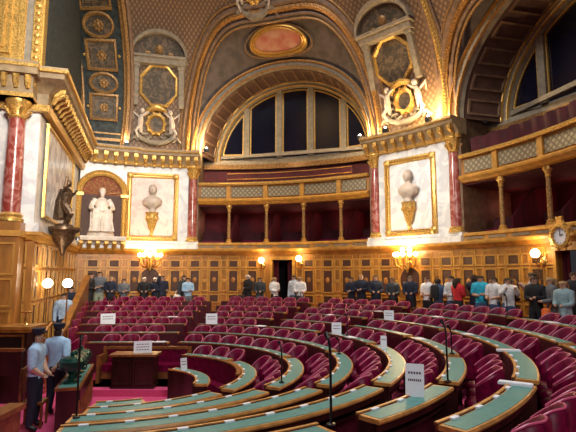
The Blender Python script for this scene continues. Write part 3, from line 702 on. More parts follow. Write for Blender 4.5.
# ------------------------------------------------------------------ statue niche
tn = 114.6; fn = onwall(tn, 4.3, .12); ZN = 4.3
def archpts(w_, hh, n=16): return [(-w_, 0)]+[(w_, 0)]+[(w_*cos(PI*i/n), hh+w_*sin(PI*i/n)) for i in range(n+1)]
q = MB(); ap = [(.78, .0)]+[(.78*cos(PI*i/20), 1.75+.78*sin(PI*i/20)) for i in range(21)]+[(-.78, .0)]
q.frame(ap, [(.0, 0), (.0, .2), (.06, .24), (.14, .2), (.2, .24), (.26, .12), (.26, 0)], closed=False)
for s in (-1, 1): q.box(s*.9-.17, s*.9+.17, 1.66, 1.78, 0, .28)
q.map(fn); nc = tag(q.build('statue_niche', 'gold'), 'gilt arched niche frame around the seated marble statue in the corner', 'niche')
q = MB(); xs = [-.78+1.56*i/24 for i in range(25)]; tp = [1.75+math.sqrt(max(0, .6084-x*x)) for x in xs]
q.add([p for x in xs for p in ((x, 0, .05), (x, 1.75, .05))], [(2*i, 2*i+2, 2*i+3, 2*i+1) for i in range(24)], 2)
q.add([p for x, t_ in zip(xs, tp) for p in ((x, 1.75, .05), (x, t_, .05))], [(2*i, 2*i+2, 2*i+3, 2*i+1) for i in range(24)], 0)
for i in range(9):
    a = PI*(i+.5)/9; q.tube([(.2*cos(a), 1.75+.2*sin(a), .07), (.7*cos(a), 1.75+.7*sin(a), .06)], [.02, .035], 5, 1)
q.map(fn); q.build('niche_back', ['niche', 'gold_dk', 'inlay'], nc)
q = MB(); q.ring([(R-.05, 3.98), (R-.4, 4.02), (R-.5, 4.12), (R-.78, 4.16), (R-.82, 4.26), (R-.82, 4.32), (R-.05, 4.32)], tn-5.4, tn+4.3, 1)
lg = tag(q.build('statue_ledge', 'statue'), 'bracketed stone ledge under the seated marble statue', 'ledge')
for i in range(6):
    tt = tn-4.7+i*1.75; q = MB(); q.tube([(0, 4.1, .74), (0, 3.98, .5), (0, 3.84, .38)], [.09, .1, .07], 6); q.map(lambda x, y, e: (*pol(R-e, tt-math.degrees(x/R)), y)); q.build('bracket', 'gold', lg)
st = thing('seated_statue', 'white marble statue of a robed seated figure in the arched niche', 'statue', S(tn, 4.32, .42), R_(tn-90))
q = MB(); q.lathe([(0, 0), (.52, 0), (.5, .12), (.46, .2), (0, .2)], n=18, sy=.75); q.box(-.42, .42, -.05, .28, .1, .95); q.box(-.42, -.34, .1, .28, .9, 1.45); q.box(.34, .42, .1, .28, .9, 1.45); q.build('throne', 'statue', st, 0)
q = MB()
for s in (-1, 1):
    q.tube([(s*.13, .05, .92), (s*.2, -.34, .95), (s*.2, -.42, .6), (s*.22, -.36, .2)], [.19, .17, .16, .2], 10)
    q.tube([(s*.24, .05, 1.5), (s*.38, -.02, 1.25), (s*.42, -.22, 1.12), (s*.34, -.36, 1.1)], [.11, .1, .08, .05], 8); q.ball((s*.33, -.40, 1.08), .06, .07, .05, n=8, m=6)
for i in range(9): x = -.34+.085*i; q.tube([(x*.7, -.46, .92), (x*1.05, -.52, .55), (x*1.25, -.5, .18)], [.035, .045, .055], 6)
q.tube([(0, .1, .85), (0, .08, 1.2), (0, .07, 1.45), (0, .05, 1.58)], [.26, .25, .27, .12], 12); q.tube([(0, .04, 1.5), (0, .03, 1.72)], .075, 8)
q.ball((0, .0, 1.82), .115, .14, .155, n=12, m=9); q.ball((0, -.14, 1.81), .02, .03, .03, n=6, m=5); q.ball((0, .03, 1.86), .13, .14, .14, n=12, m=8); q.ball((0, -.1, 1.70), .08, .06, .1, n=8, m=6)
q.build('robed_figure', 'statue', st)
# bronze figure and corbel in the corner
d, n = along(B_, K_); p = B_+d*1.35+n*.45; ang = math.atan2(n.y, n.x)+PI/2
cb = tag(MB().lathe([(0, .7), (.46, .7), (.47, .62), (.36, .55), (.30, .38), (.20, .22), (.1, .1), (.06, -.05), (0, -.1)], n=18).build('corbel', 'bronze_br', None, loc=(p.x, p.y, 3.45)), 'dark gilt corbel bracket under the bronze figure', 'corbel')
bz = thing('bronze_statue', 'dark bronze figure with raised arm on a corbel in the corner', 'statue', (p.x, p.y, 4.15), ang)
q = MB(); q.lathe([(0, 0), (.3, 0), (.28, .08), (.2, .12), (0, .12)], n=14)
q.tube([(.1, 0, .1), (.14, -.1, .4), (.1, .02, .7), (0, 0, .82)], [.06, .09, .12, .14], 8); q.tube([(-.16, -.1, .1), (-.18, -.22, .42), (-.08, -.02, .72)], [.06, .09, .13], 8)
q.tube([(0, 0, .75), (0, -.04, 1.0), (0, -.02, 1.2), (0, 0, 1.3)], [.15, .16, .19, .08], 10); q.ball((0, -.06, 1.45), .1, .12, .13)
q.tube([(.18, 0, 1.2), (.36, -.12, 1.1), (.3, -.32, 1.3)], [.07, .06, .04], 7); q.tube([(-.18, 0, 1.2), (-.42, -.05, 1.3), (-.45, -.1, 1.62)], [.07, .06, .04], 7)
q.tube([(.22, .12, 1.3), (.3, .2, .9), (.2, .18, .3)], [.1, .16, .2], 8); q.build('figure', 'bronze_br', bz); bz.scale = (.88, .88, .88)
# ------------------------------------------------------------------ floor: pit and rising tiers
q = MB(); q.box(-14, 12, -2, 22, -.2, 0); struct(q.build('floor', 'carpet', smooth=0))
q = MB()
for k in range(1, 10):
    r0 = rk(k)-DD-.03 if k < 9 else rk(8)+.56; r1 = (rk(k+1)-DD-.03) if k < 8 else (rk(8)+.56 if k == 8 else R+.1)
    t1 = WING+{1: 10, 2: 16, 3: 20, 4: 22, 5: 24, 6: 26, 7: 28, 8: 30, 9: 38}[k]
    t0 = -84 if k < 4 else -100
    z = tier(k)
    if k == 9: q.ring([(r0, 0), (r1, 0), (r1, z), (r0, z)], t0, 118, 2, 0)
    else: q.ring([(r0, 0), (r1, 0), (r1, z), (r0, z)], t0, t1, 2, 0, fn=wing)
struct(q.build('floor_tiers', 'carpet', smooth=0))

# ------------------------------------------------------------------ desks
AISLES = {0: [], 1: [-31.5, 38], 2: [-31.5, 19, 87], 3: [-31.5, 13.3, 87], 4: [-31.5, 12.5, 38, 62, 87]}
for k in range(5, 9): AISLES[k] = [-52, -31.7, -11, 13.3, 38, 62, 87]
def gap(k, a):
    g = .30 if k < 4 else (.36 if a < 30 else .42)
    if a == -11 or a == 13.3: g = .30
    if a == -31.5 or a == -31.7: g = .30
    if a == -52: g = .55
    return math.degrees(g/2/rk(k))
def seg_ranges(k):
    lo = {0: -4, 1: -83, 2: -82, 3: -80}.get(k, -84); hi = {0: 66, 1: 74}.get(k, WING+{2: 12, 3: 16, 4: 17.5, 5: 19, 6: 20.5, 7: 22, 8: 23.5}.get(k, 0))
    pts = [lo]; 
    for a in AISLES[k]: pts += [a-gap(k, a), a+gap(k, a)]
    pts.append(hi); return [(pts[i], pts[i+1]) for i in range(0, len(pts), 2)]
def seg_visible(k, a, b, z):
    n = 12; return any(inframe(*wing(rk(k), a+(b-a)*i/n), z, 15) for i in range(n+1))
sections = {-1: 'near-side', 0: 'right-hand', 1: 'far-side'}
def desk(k, a, b, lab, z0=None, zt=None, rin=None, plates=True):
    ro = rk(k); ri = ro-DD; zd = zt or zdesk(k); zb = tier(k) if z0 is None else z0
    if rin: ri = rin
    mid = wing(ro-.2, (a+b)/2); dk = thing('curved_desk', lab, 'desk', (mid[0], mid[1], zb))
    mi = Matrix.Translation(dk.location).inverted()
    def P(q, name, mats, par=None, smooth=35):
        o = q.build(name, mats, None, smooth); o.parent = par or dk
        o.matrix_parent_inverse = mi if par is None else Matrix()
        return o
    st = 1.5 if k > 3 else 3
    q = MB().ring([(ri, zd-.045), (ro, zd-.045), (ro+.01, zd-.025), (ro, zd), (ri, zd)], a, b, st, fn=wing); top = P(q, 'desktop', 'edge_wood')
    m = math.degrees(.05/ro) if (a+b)/2 < WING else .4
    q = MB().ring([(ri+.034, zd-.01), (ro-.022, zd-.01), (ro-.022, zd+.004), (ri+.034, zd+.004)], a+m, b-m, st, fn=wing); P(q, 'leather_inlay', 'leather', top)
    q = MB().ring([(ri-.02, zb), (ri+.02, zb), (ri+.02, zd+.008), (ri-.02, zd+.008)], a, b, st, fn=wing); P(q, 'front_panel', 'front_red' if k > 1 else 'mahog')
    q = MB().ring([(ri-.022, zd-.01), (ri+.012, zd-.01), (ri+.012, zd+.018), (ri-.022, zd+.018)], a, b, st, fn=wing); P(q, 'ledge', 'edge_wood' if a < 0 else 'desk_wood')
    q = MB().ring([(ri+.02, zd-.24), (ro-.1, zd-.24), (ro-.1, zd-.215), (ri+.02, zd-.215)], a, b, st, fn=wing); P(q, 'shelf', 'mahog')
    q = MB().ring([(ro-.06, zd-.13), (ro-.035, zd-.13), (ro-.035, zd-.04), (ro-.06, zd-.04)], a, b, st, fn=wing); P(q, 'apron', 'mahog')
    e = math.degrees(.035/ro) if (a+b)/2 < WING else .25
    for x, y in ((a, a+e), (b-e, b)):
        q = MB().ring([(ri+.02, zb), (ro-.03, zb), (ro-.03, zd-.045), (ri+.02, zd-.045)], x, y, 5, fn=wing); P(q, 'end_panel', 'mahog')
    if plates:
        s = math.degrees(.51/ro); n = int((min(b, WING)-a)/s)
        for i in range(max(0, n)):
            t = a+(i+.5)*s; p = wing(ri+.055, t)
            if not inframe(p[0], p[1], zd, 0) or math.hypot(p[0], p[1]) > 12.5: continue
            q = MB(); tt = math.degrees(.055/ro); q.ring([(ri+.005, zd+.0), (ri+.05, zd+.0), (ri+.05, zd+.022), (ri+.005, zd+.022)], t-tt, t+tt, 5, fn=wing); P(q, 'name_strip', 'paper')
    return dk
for k in range(0, 9):
    vis = [s for s in seg_ranges(k) if seg_visible(k, s[0], s[1], zdesk(k))]
    for i, (a, b) in enumerate(vis):
        if k == 0: lab = 'small curved green-topped desk nearest the pit, in front of the curved crimson bench'
        else: lab = 'curved green-topped desk, %s row out from the pit, %s section counted from the near side' % (nth(k), nth(i+1))
        desk(k, a, b, lab)
ft = desk(0, -88, -58, 'short green-topped desk at the pit edge, before the lowest long near desk')

# ------------------------------------------------------------------ chairs
def make_chair():
    c = thing('armchair', 'crimson velvet armchair', 'chair')
    # local +y is the sitter's front
    def shell(r0, r1, zf):
        q = MB(); n = 14; v = []
        for i in range(n+1):
            a = R_(-205+230*i/n) ; u = abs(i/n-.5)*2
            zt = .88-.20*max(0, (u-.35)/.65)**1.3
            for r, z in ((r0, .30), (r0, zt-.03), ((r0+r1)/2, zt), (r1+.015, zt-.03), (r1, .30)): v.append((r*cos(a), r*sin(a)*1.0, z))
        q.add(v, [(i*5+k, (i+1)*5+k, (i+1)*5+(k+1) % 5, i*5+(k+1) % 5) for i in range(n) for k in range(5)]+[tuple(range(5)), tuple(range(n*5, n*5+5))[::-1]]); return q
    q = shell(.195, .255, 0); q.build('backrest', 'velvet', c, 60)
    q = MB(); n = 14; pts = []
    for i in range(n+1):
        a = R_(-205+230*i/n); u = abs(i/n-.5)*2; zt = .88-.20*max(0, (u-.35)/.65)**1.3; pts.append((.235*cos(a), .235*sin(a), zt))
    q.tube(pts, .010, 5); q.build('rim_highlight', 'velvet_highlight', c, 60)  # pale tube drawing the highlight along the top of the shell
    q = MB(); q.frame([], []) if 0 else None
    q.lathe([(0, .30), (.20, .30), (.235, .33), (.24, .40), (.2, .45), (0, .46)], n=14, sx=1.0, sy=1.0); q.map(lambda x, y, z: (x, y+.03, z)); q.build('seat', 'velvet', c, 50)
    q = MB(); q.lathe([(0, .24), (.235, .24), (.24, .31), (0, .31)], n=14); q.build('seat_frame', 'mahog', c)
    for x, y in ((-.17, .17), (.17, .17), (-.15, -.17), (.15, -.17)):
        q = MB(); q.tube([(x, y, .26), (x*1.08, y*1.08, 0)], [.025, .016], 5); q.build('leg', 'mahog', c)
    return c
proto = make_chair(); used = False; nchair = 0
def place_chair(x, y, z, rz, lab):
    global used, nchair
    nchair += 1
    if not used: used = True; proto.location = (x, y, z); proto.rotation_euler = (0, 0, rz); proto['label'] = lab; return proto
    return dup(proto, (x, y, z), rz, lab)
for k in range(1, 9):
    step = .51 if k < 7 else .54; i = 0; z = tier(k); rr = rk(k)+.25; out = []
    for si, (a, b) in enumerate([s for s in seg_ranges(k) if seg_visible(k, s[0], s[1], zdesk(k))]):
        # angular positions; the straight wings are stepped in metres
        pos = []; da = math.degrees(step/rr); L1 = (min(b, WING)-a)
        if a < WING:
            n = int((L1*R_(1)*rr-.05)/step); off = (L1-n*da)/2
            pos += [a+off+(j+.5)*da for j in range(n)]
        if b > WING:
            n = int((b-WING)*.15/step); pos += [WING+((j+.5)*step)/.15 for j in range(n)]
        j = 0
        for t in pos:
            x, y = wing(rr, t)
            u, v = project(x, y, z+.8)
            if not (-12 < u < 590 and v < 446) or math.hypot(x, y) < 2.3: continue
            if k == 1 and t > 70: continue
            if k < 6 and t < -31: continue
            j += 1
            tt = min(t, WING); rz = R_(tt)+PI/2
            place_chair(x, y, z, rz+random.uniform(-.09, .09), 'crimson armchair, %s row from the pit, %s section, %s seat from its near end' % (nth(k), nth(si+1), nth(j)))
# aisle chairs stacked along the left ends of the far rows
for k in range(2, 9):
    x, y = wing(rk(k)+.1, WING+{2: 12, 3: 16, 4: 17.5, 5: 19, 6: 20.5, 7: 22, 8: 23.5}[k]+2.5)
    place_chair(x, y, tier(k), R_(185)-PI/2, 'crimson velvet armchair at the stair end of the %s far row' % nth(k))

# ------------------------------------------------------------------ benches of the pit
def bench_curved():
    r0 = rk(1)-DD-.04; a, b = -2, 72; z = 0
    m = pol(r0, 35); o = thing('curved_bench', 'curved crimson leather bench with wooden rail behind the small inner desk', 'bench', (*m, 0)); mi = Matrix.Translation(o.location).inverted()
    def P(q, n_, mt): x = q.build(n_, mt); x.parent = o; x.matrix_parent_inverse = mi
    P(MB().ring([(r0-.38, .30), (r0-.08, .30), (r0-.08, .45), (r0-.36, .46)], a, b, 4), 'seat', 'velvet')
    P(MB().ring([(r0-.10, .40), (r0-.04, .40), (r0-.03, .86), (r0-.08, .90)], a, b, 4), 'backrest', 'velvet')
    P(MB().ring([(r0-.03, .0), (r0, .0), (r0+.0, .93), (r0-.09, .93), (r0-.09, .90), (r0-.03, .9)], a, b, 4), 'rail', 'desk_wood')
    P(MB().ring([(r0-.36, 0), (r0-.05, 0), (r0-.05, .3), (r0-.36, .3)], a, b, 4), 'plinth', 'mahog')
bench_curved()
for k, a, b in [(k_, *sg_) for k_ in (1, 2, 3, 4, 5) for sg_ in seg_ranges(k_) if sg_[1] < -31 and seg_visible(k_, sg_[0], sg_[1], zdesk(k_))]:
    r0 = rk(k)+.16; m = pol(r0, (a+b)/2); z = tier(k); o = thing('low_bench', 'low dark crimson bench curving behind the %s near desk%s' % (nth(k), ', bottom section' if k == 5 and b < -50 else ''), 'bench', (*m, z)); mi = Matrix.Translation(o.location).inverted()
    for q, n_, mt in ((MB().ring([(r0, z+.28), (r0+.32, z+.28), (r0+.32, z+.42), (r0, z+.42)], a, b, 2), 'seat', 'velvet'), (MB().ring([(r0+.32, z+.3), (r0+.40, z+.3), (r0+.40, z+.58), (r0+.32, z+.58)], a, b, 2), 'backrest', 'dark_red'), (MB().ring([(r0+.04, z), (r0+.36, z), (r0+.36, z+.28), (r0+.04, z+.28)], a, b, 2), 'plinth', 'mahog')):
        x = q.build(n_, mt); x.parent = o; x.matrix_parent_inverse = mi
# straight ministers' bench
q = MB(); q.box(-4.95, -2.35, 11.45, 12.74, 0, tier(1)); struct(q.build('floor_dais', 'carpet', smooth=0))
bx0, bx1, by = -4.72, -2.55, 12.24; zt = tier(1)
o = thing('straight_bench', 'straight crimson leather bench in wooden frame behind the speaking desk', 'bench', ((bx0+bx1)/2, by, zt)); W2 = (bx1-bx0)/2
MB().box(-W2+.08, W2-.08, -.12, .30, .28, .44).build('seat', 'velvet', o, 0)
MB().box(-W2+.08, W2-.08, .30, .36, .40, .76).build('backrest', 'velvet', o, 0)
q = MB(); q.box(-W2, W2, .36, .41, 0, .80); q.box(-W2, W2, .28, .42, .76, .82); q.box(-W2+.06, W2-.06, -.10, .36, .1, .28); q.build('frame', 'desk_wood', o, 0)
for s in (-1, 1):
    q = MB(); q.box(s*W2-.04, s*W2+.04, -.16, .40, 0, .66); q.box(s*W2-.05, s*W2+.05, .30, .42, .5, .82); q.build('arm', 'desk_wood', o, 0)
# speaking desk with paper
o = thing('speaking_desk', 'dark mahogany box desk standing before the straight crimson bench', 'desk', (-3.68, 11.76, tier(1)))
MB().box(-.50, .50, -.20, .22, 0, .74).build('body', 'mahog', o, 0)
q = MB(); q.box(-.56, .56, -.26, .27, .74, .79); q.build('top', 'desk_wood', o, 0)
q = MB()
for x in (-.25, .25): 
    s0 = len(q.v); q.frame(rect(x, .38, .4, .5), PF); q.v[s0:] = [(a_, -.20-c_, b_) for a_, b_, c_ in q.v[s0:]]
q.box(-.52, .52, -.22, .24, 0, .07); q.build('moulding', 'mahog', o, 0)
# clerks' table with ballot urns
ta = thing('clerks_table', 'narrow green-topped table carrying the dark green urns, beside the two guards', 'table', (-4.36, 10.0, 0), math.atan2(.5, 2.25)*1.0+R_(2))
ta.rotation_euler.z = .29
q = MB(); q.box(-.19, .25, -1.18, 1.18, .74, .79); tp = q.build('tabletop', 'desk_wood', ta, 0); MB().box(-.14, .2, -1.12, 1.12, .785, .795).build('leather_inlay', 'leather', tp, 0)
MB().box(-.16, .20, -1.14, -1.09, .0, .74).build('end_panel', 'mahog', ta, 0); MB().box(-.16, .20, 1.09, 1.14, .0, .74).build('end_panel', 'mahog', ta, 0)
MB().box(.20, .25, -1.16, 1.16, .56, .74).build('apron', 'mahog', ta, 0); MB().box(-.16, -.12, -1.12, 1.12, .05, .74).build('modesty_board', 'mahog', ta, 0)
MB().box(.20, .25, -1.16, 1.16, .04, .10).build('foot_rail', 'desk_wood', ta, 0)
for i in range(9): y = -1.14+2.28*i/8; MB().tube([(.225, y, .08), (.225, y, .3), (.225, y, .58)], [.02, .03, .02], 6).build('baluster', 'desk_wood', ta)
ct, sn_ = cos(ta.rotation_euler.z), sin(ta.rotation_euler.z)
for i, (yy, sc, lab) in enumerate(((-.74, 1.15, 'dark green lidded ballot urn nearest the camera end of the narrow table'), (-.28, 1.05, 'second dark green lidded ballot urn along the narrow table'), (.16, 1.0, 'third dark green lidded ballot urn along the narrow table'), (.58, 1.0, 'fourth dark green lidded ballot urn, farthest along the table'))):
    x = .03; o = thing('ballot_urn', lab, 'urn', (-4.36+x*ct-yy*sn_, 10.0+x*sn_+yy*ct, .795)); o.scale = (sc, sc, sc)
    MB().lathe([(0, 0), (.12, 0), (.12, .03), (.05, .06), (.04, .13), (.07, .16), (.17, .21), (.20, .28), (.19, .33), (0, .33)], n=20).build('bowl', 'urn', o)
    MB().lathe([(0, .33), (.2, .33), (.205, .35), (.17, .40), (.06, .43), (.03, .44), (.04, .47), (.02, .5), (0, .5)], n=20).build('lid', 'urn', o)
    for s in (-1, 1): MB().tube([(s*.17, 0, .22), (s*.24, 0, .25), (s*.24, 0, .31), (s*.18, 0, .32)], .012, 6).build('handle', 'urn', o)
# clerk's wooden chair by the table
o = thing('wooden_chair', 'brown wooden chair between the standing guard and the narrow table', 'chair', (-4.80, 9.30, 0), R_(-78))
q = MB()
q.box(-.2, .2, -.2, .2, .42, .47); q.build('seat', 'desk_wood', o, 0)
MB().box(-.2, .2, -.22, -.18, .62, 1.08).build('backrest', 'desk_wood', o, 0)
for x in (-.18, .18):
    for y in (-.2, .18): MB().box(x-.02, x+.02, y-.02, y+.02, 0, 1.08 if y < 0 else .42).build('leg', 'desk_wood', o, 0)
# ------------------------------------------------------------------ left foreground woodwork
o = thing('foreground_barrier', 'orange-brown wooden barrier rail at the bottom left corner', 'barrier', (-4.12, 6.75, 0))
q = MB(); q.box(-.16, .10, -1.4, .80, .80, .88); q.map(lambda x, y, z: (x+y*.0, y, z)); q.build('top_board', 'desk_wood', o, 0)
MB().box(-.08, .06, -1.35, .74, 0, .80).build('body', 'desk_wood', o, 0)
o = thing('rail_screen', 'tall dark post-and-rail screen left of the standing guard', 'barrier', (-5.70, 9.6, 0))
for x in (-.16, .42): MB().box(x-.035, x+.035, -.035, .035, 0, 1.36).build('post', 'mahog', o, 0)
MB().box(-.9, .48, -.05, .05, 1.32, 1.38).build('top_rail', 'desk_wood', o, 0); MB().box(-.9, .44, -.03, .03, .86, .91).build('middle_rail', 'mahog', o, 0)
MB().box(-.9, .42, -.015, .015, .86, 1.30).build('panel', 'mahog', o, 0)
o = thing('brown_side_desk', 'brown desk behind the rail screen at the left edge', 'desk', (-6.9, 10.25, 0))
MB().box(-.8, .3, -.3, .3, 0, .80).build('body', 'desk_wood', o, 0); MB().box(-.9, .36, -.36, .36, .80, .88).build('top', 'oak', o, 0)
o = thing('tribune_desk', 'tall tribune desk with dark recessed front and pale wooden top, left of the steps', 'desk', (-6.30, 11.15, 0))
MB().box(-.55, .45, -.3, .3, 0, 1.54).build('body', 'mahog', o, 0)
q = MB(); q.box(-.66, .56, -.42, .40, 1.60, 1.67); q.box(-.61, .51, -.37, .36, 1.54, 1.60); q.build('top', 'oak', o, 0)
q = MB(); q.box(-.42, .32, -.33, -.28, 1.0, 1.42); q.build('recessed_front', 'black', o, 0); q = MB(); s0 = 0; q.frame(rect(-.05, 1.2, .8, .5), PF); q.v = [(a_, -.30-c_, b_) for a_, b_, c_ in q.v]; q.build('moulding', 'desk_wood', o)
# tribune steps
o = thing('tribune_steps', 'flight of wooden steps with crimson runner beside the tribune desk', 'steps', (-6.08, 12.3, 0))
for i in range(5): q = MB(); q.box(-.2, .24, -.6+.28*i, .55, 0, .17*(i+1)); q.box(-.2, .24, -.63+.28*i, -.56+.28*i, .17*(i+1)-.03, .17*(i+1)+.005, 1); q.build('step', ['carpet', 'oak'], o, 0)
q = MB(); q.tube([(-.22, -.6, .9), (-.22, .55, 1.55)], .035, 8); q.tube([(.25, -.6, .9), (.25, .55, 1.55)], .035, 8)
q.build('handrail', 'oak', o)
for x in (-.22, .25):
    for i in range(4): MB().tube([(x, -.55+.35*i, .0), (x, -.55+.35*i, .9+.198*i)], .018, 6).build('baluster', 'oak', o)
o = thing('brass_post', 'short brass candle post on the pale top of the tribune desk', 'post', (-6.05, 11.1, 1.67))
MB().lathe([(0, 0), (.07, 0), (.07, .02), (.02, .05), (.03, .12), (.015, .2), (.02, .3), (0, .3)], n=10).build('stem', 'brass', o); MB().lathe([(0, .28), (.12, .28), (.13, .31), (.05, .33), (0, .36)], n=12).build('dish', 'brass', o)
# sloping stair parapet along the left ends of the rows
q = MB(); pa = Vector((-6.25, 13.4)); pb = Vector((-7.65, 18.2)); dd = (pb-pa).normalized(); nn = Vector((-dd.y, dd.x))
def pt(s, o_, z): p = pa.lerp(pb, s)+nn*o_; return (p.x, p.y, z)
v = [pt(s, o_, z) for s, z1 in ((0, 1.35), (.1, 1.42), (1, 2.72)) for o_ in (-.06, .06) for z in (0, z1)]
q.add(v, [(0, 1, 3, 2), (8, 10, 11, 9), (0, 4, 5, 1), (4, 8, 9, 5), (2, 3, 7, 6), (6, 7, 11, 10), (1, 5, 7, 3), (5, 9, 11, 7)]); 
pp = tag(q.build('stair_parapet', 'desk_wood', None, 0), 'sloping brown wooden parapet rising along the left ends of the far rows', 'parapet')
q = MB(); q.add([pt(s, o_, z1+dz) for s, z1 in ((0, 1.35), (.1, 1.42), (1, 2.72)) for o_ in (-.1, .1) for dz in (0, .07)], [(0, 1, 3, 2), (8, 10, 11, 9), (0, 4, 5, 1), (4, 8, 9, 5), (2, 3, 7, 6), (6, 7, 11, 10), (1, 5, 7, 3), (5, 9, 11, 7), (0, 2, 6, 4), (4, 6, 10, 8)]); q.build('handrail', 'oak', pp, 0)
o = thing('side_stairs', 'carpeted stairs climbing between the sloping parapet and the oblique wall', 'stairs', (-7.2, 13.5, 0))
for i in range(8): MB().box(.34-.14*i, .86-.145*i, .0+.5*i, .52+.5*i, -.0, .14*(i+1)).build('step', 'carpet', o, 0)
# ------------------------------------------------------------------ lamps
def lamp_light(p, pw, col=(1, .72, .36), r=.09): point('lamp_glow', p, pw, col, r)
def sconce(t, z, n, lab, pw):
    p = S(t, z, .02); o = thing('wall_sconce', lab, 'lamp', p, R_(t-90))
    MB().ball((0, 0, 0), .12, .05, .16, n=10, m=8).build('backplate', 'brass', o)
    xs = [(-.0, -.28)] if n == 1 else [(-.42, -.30), (-.25, -.42), (0, -.46), (.25, -.42), (.42, -.30), (-.14, -.24), (.14, -.24)][:n]
    for i, (x, y) in enumerate(xs):
        zz = .22 if n == 1 else (.34 if i < 5 else .5)
        MB().tube([(0, 0, -.05), (x*.5, y*.5, -.16), (x*.9, y*.9, -.05), (x, y, zz-.16)], [.025, .02, .018, .02], 6).build('arm', 'brass', o)
        MB().lathe([(0, -.03), (.05, -.03), (.06, .0), (.03, .02), (0, .02)], c=(x, y, zz-.12), n=10).build('cup', 'gold', o)
        gr = .125 if n == 1 else .085
        g = MB().ball((x, y, zz), gr, n=12, m=9); g.build('globe', 'globe', o, 60)
    c_ = Matrix.Rotation(o.rotation_euler.z, 3, 'Z') @ Vector((0, -.62 if n > 1 else -.5, .45)); lamp_light((p[0]+c_.x, p[1]+c_.y, p[2]+c_.z), pw)
    if n == 7: MB().lathe([(0, -.35), (.03, -.3), (.09, -.1), (.05, .1), (.03, .3), (0, .3)], c=(0, -.2, 0), n=10).build('stem', 'gold', o)
sconce(103.9, 3.28, 7, 'cluster of lit globes on gilt arms below the cream bust panel', 85)
sconce(45.2, 3.20, 7, 'cluster of lit globes on gilt arms below the white bust panel between red columns', 110)
sconce(78.55, 3.18, 1, 'single lit globe sconce at the niche side of the doorway', 13)
sconce(69.75, 3.24, 1, 'single lit globe sconce at the bust-pier side of the doorway', 13)
sconce(19.0, 3.18, 1, 'single lit globe sconce beside the right-hand doorway, under the clock', 18)
for i, (x, y) in enumerate(((-6.42, 12.75), (-6.0, 13.0))):
    o = thing('globe_lamp', 'lit white globe on a brass post, %s of the pair by the stairs' % ('nearer the tribune' if i == 0 else 'nearer the parapet'), 'lamp', (x, y, 0))
    MB().lathe([(0, 0), (.1, 0), (.1, .03), (.03, .08), (.02, 1.0), (.03, 1.4), (.018, 1.5), (.018, 2.4), (.05, 2.45), (.05, 2.48), (0, 2.48)], n=10).build('post', 'brass', o)
    MB().ball((0, 0, 2.59), .125, n=14, m=10).build('globe', 'globe_w', o, 60)
lamp_light((-6.2, 12.6, 2.95), 20, (1, .85, .6))
# spot projectors on the cornices that wash the vault
for i, (t, z, dr, lab, pw, tgt) in enumerate(((91.8, 8.14, .35, 'small lit projector on the cornice beside the middle arch, above the left pier', 260, (88, 11)), (54.8, 8.14, .35, 'small lit projector on the cornice beside the middle arch, above the right pier', 260, (60, 11)), (38, 8.14, .6, 'small lit projector on the cornice of the right pier, lighting the ribs', 360, (36, 10.5)), (110, 8.14, .75, 'small lit projector on the cornice above the statue niche', 18, (106, 11)), (48, 8.14, .6, 'small lit projector on the cornice under the far cartouche', 22, (45, 11)))):
    p = S(t, z, dr); o = thing('cornice_projector', lab, 'lamp', p, R_(t-90))
    MB().box(-.1, .1, -.08, .08, -.08, .06).build('housing', 'black', o, 0); MB().ball((0, 0, .09), .045, n=8, m=6).build('lens', 'spotglow', o)
    q_ = S(t, z+.28, dr+.05); point('vault_wash', q_, pw, (1, .72, .38), .08)
# light in the lower galleries
for c, _ in BAYS:
    for k in range(5): p = pol(R+2.1, c+17.3-8.67*k); point('loge_light', (p[0], p[1], 5.2), 9.0 if c > 50 else 6, (1, .30, .22), .25)
for c, _ in BAYS[:1]:
    p = pol(R+1.0, c); point('gallery_light', (p[0], p[1], 7.75), 6, (1, .8, .6), .15)
# clock over the right-hand doorway
p = S(13.9, 3.80, .34); o = thing('round_clock', 'round white clock in a gilt frame over the right-hand doorway', 'clock', p, R_(13.9-90))
q = MB(); q.frame(arc(0, 0, .22, .22, 0, 360, 28)[:-1], [(.12, 0), (.1, .08), (.02, .1), (0, .05), (-.02, 0)]); 
for a in range(10): q.ball((.34*cos(a*PI/5), .34*sin(a*PI/5), .03), .07, .07, .04, n=6, m=4)
q.box(-.1, .1, .3, .5, 0, .06); q.v = [(a_, -c_, b_) for a_, b_, c_ in q.v]; q.build('frame', 'gold', o)
q = MB(); q.poly(arc(0, 0, .22, .22, 0, 360, 28)[:-1], .03); q.v = [(a_, -c_, b_) for a_, b_, c_ in q.v]; q.build('dial', 'paper', o)
for dx, dz in ((.0, .15), (.09, .05)): MB().tube([(0, -.045, 0), (dx, -.045, dz)], .010, 5).build('hand', 'black', o)
for a in range(12): MB().tube([(.17*cos(a*PI/6), -.04, .17*sin(a*PI/6)), (.2*cos(a*PI/6), -.04, .2*sin(a*PI/6))], .007, 4).build('hour_mark', 'black', o)
# red drape over the side gallery rail
q = MB(); n = 60
q.add([(*pol(R-.02+.04*sin(i*1.7)+(.04 if s else 0), 31.5-36*i/n), z) for i in range(n+1) for s, z in ((0, 7.25+.02*sin(i)), (1, 6.74))], [(2*i, 2*i+2, 2*i+3, 2*i+1) for i in range(n)])
tag(q.build('rail_drape', 'dark_red', None, 60), 'deep red cloth screen along the top of the side gallery balustrade', 'drape')

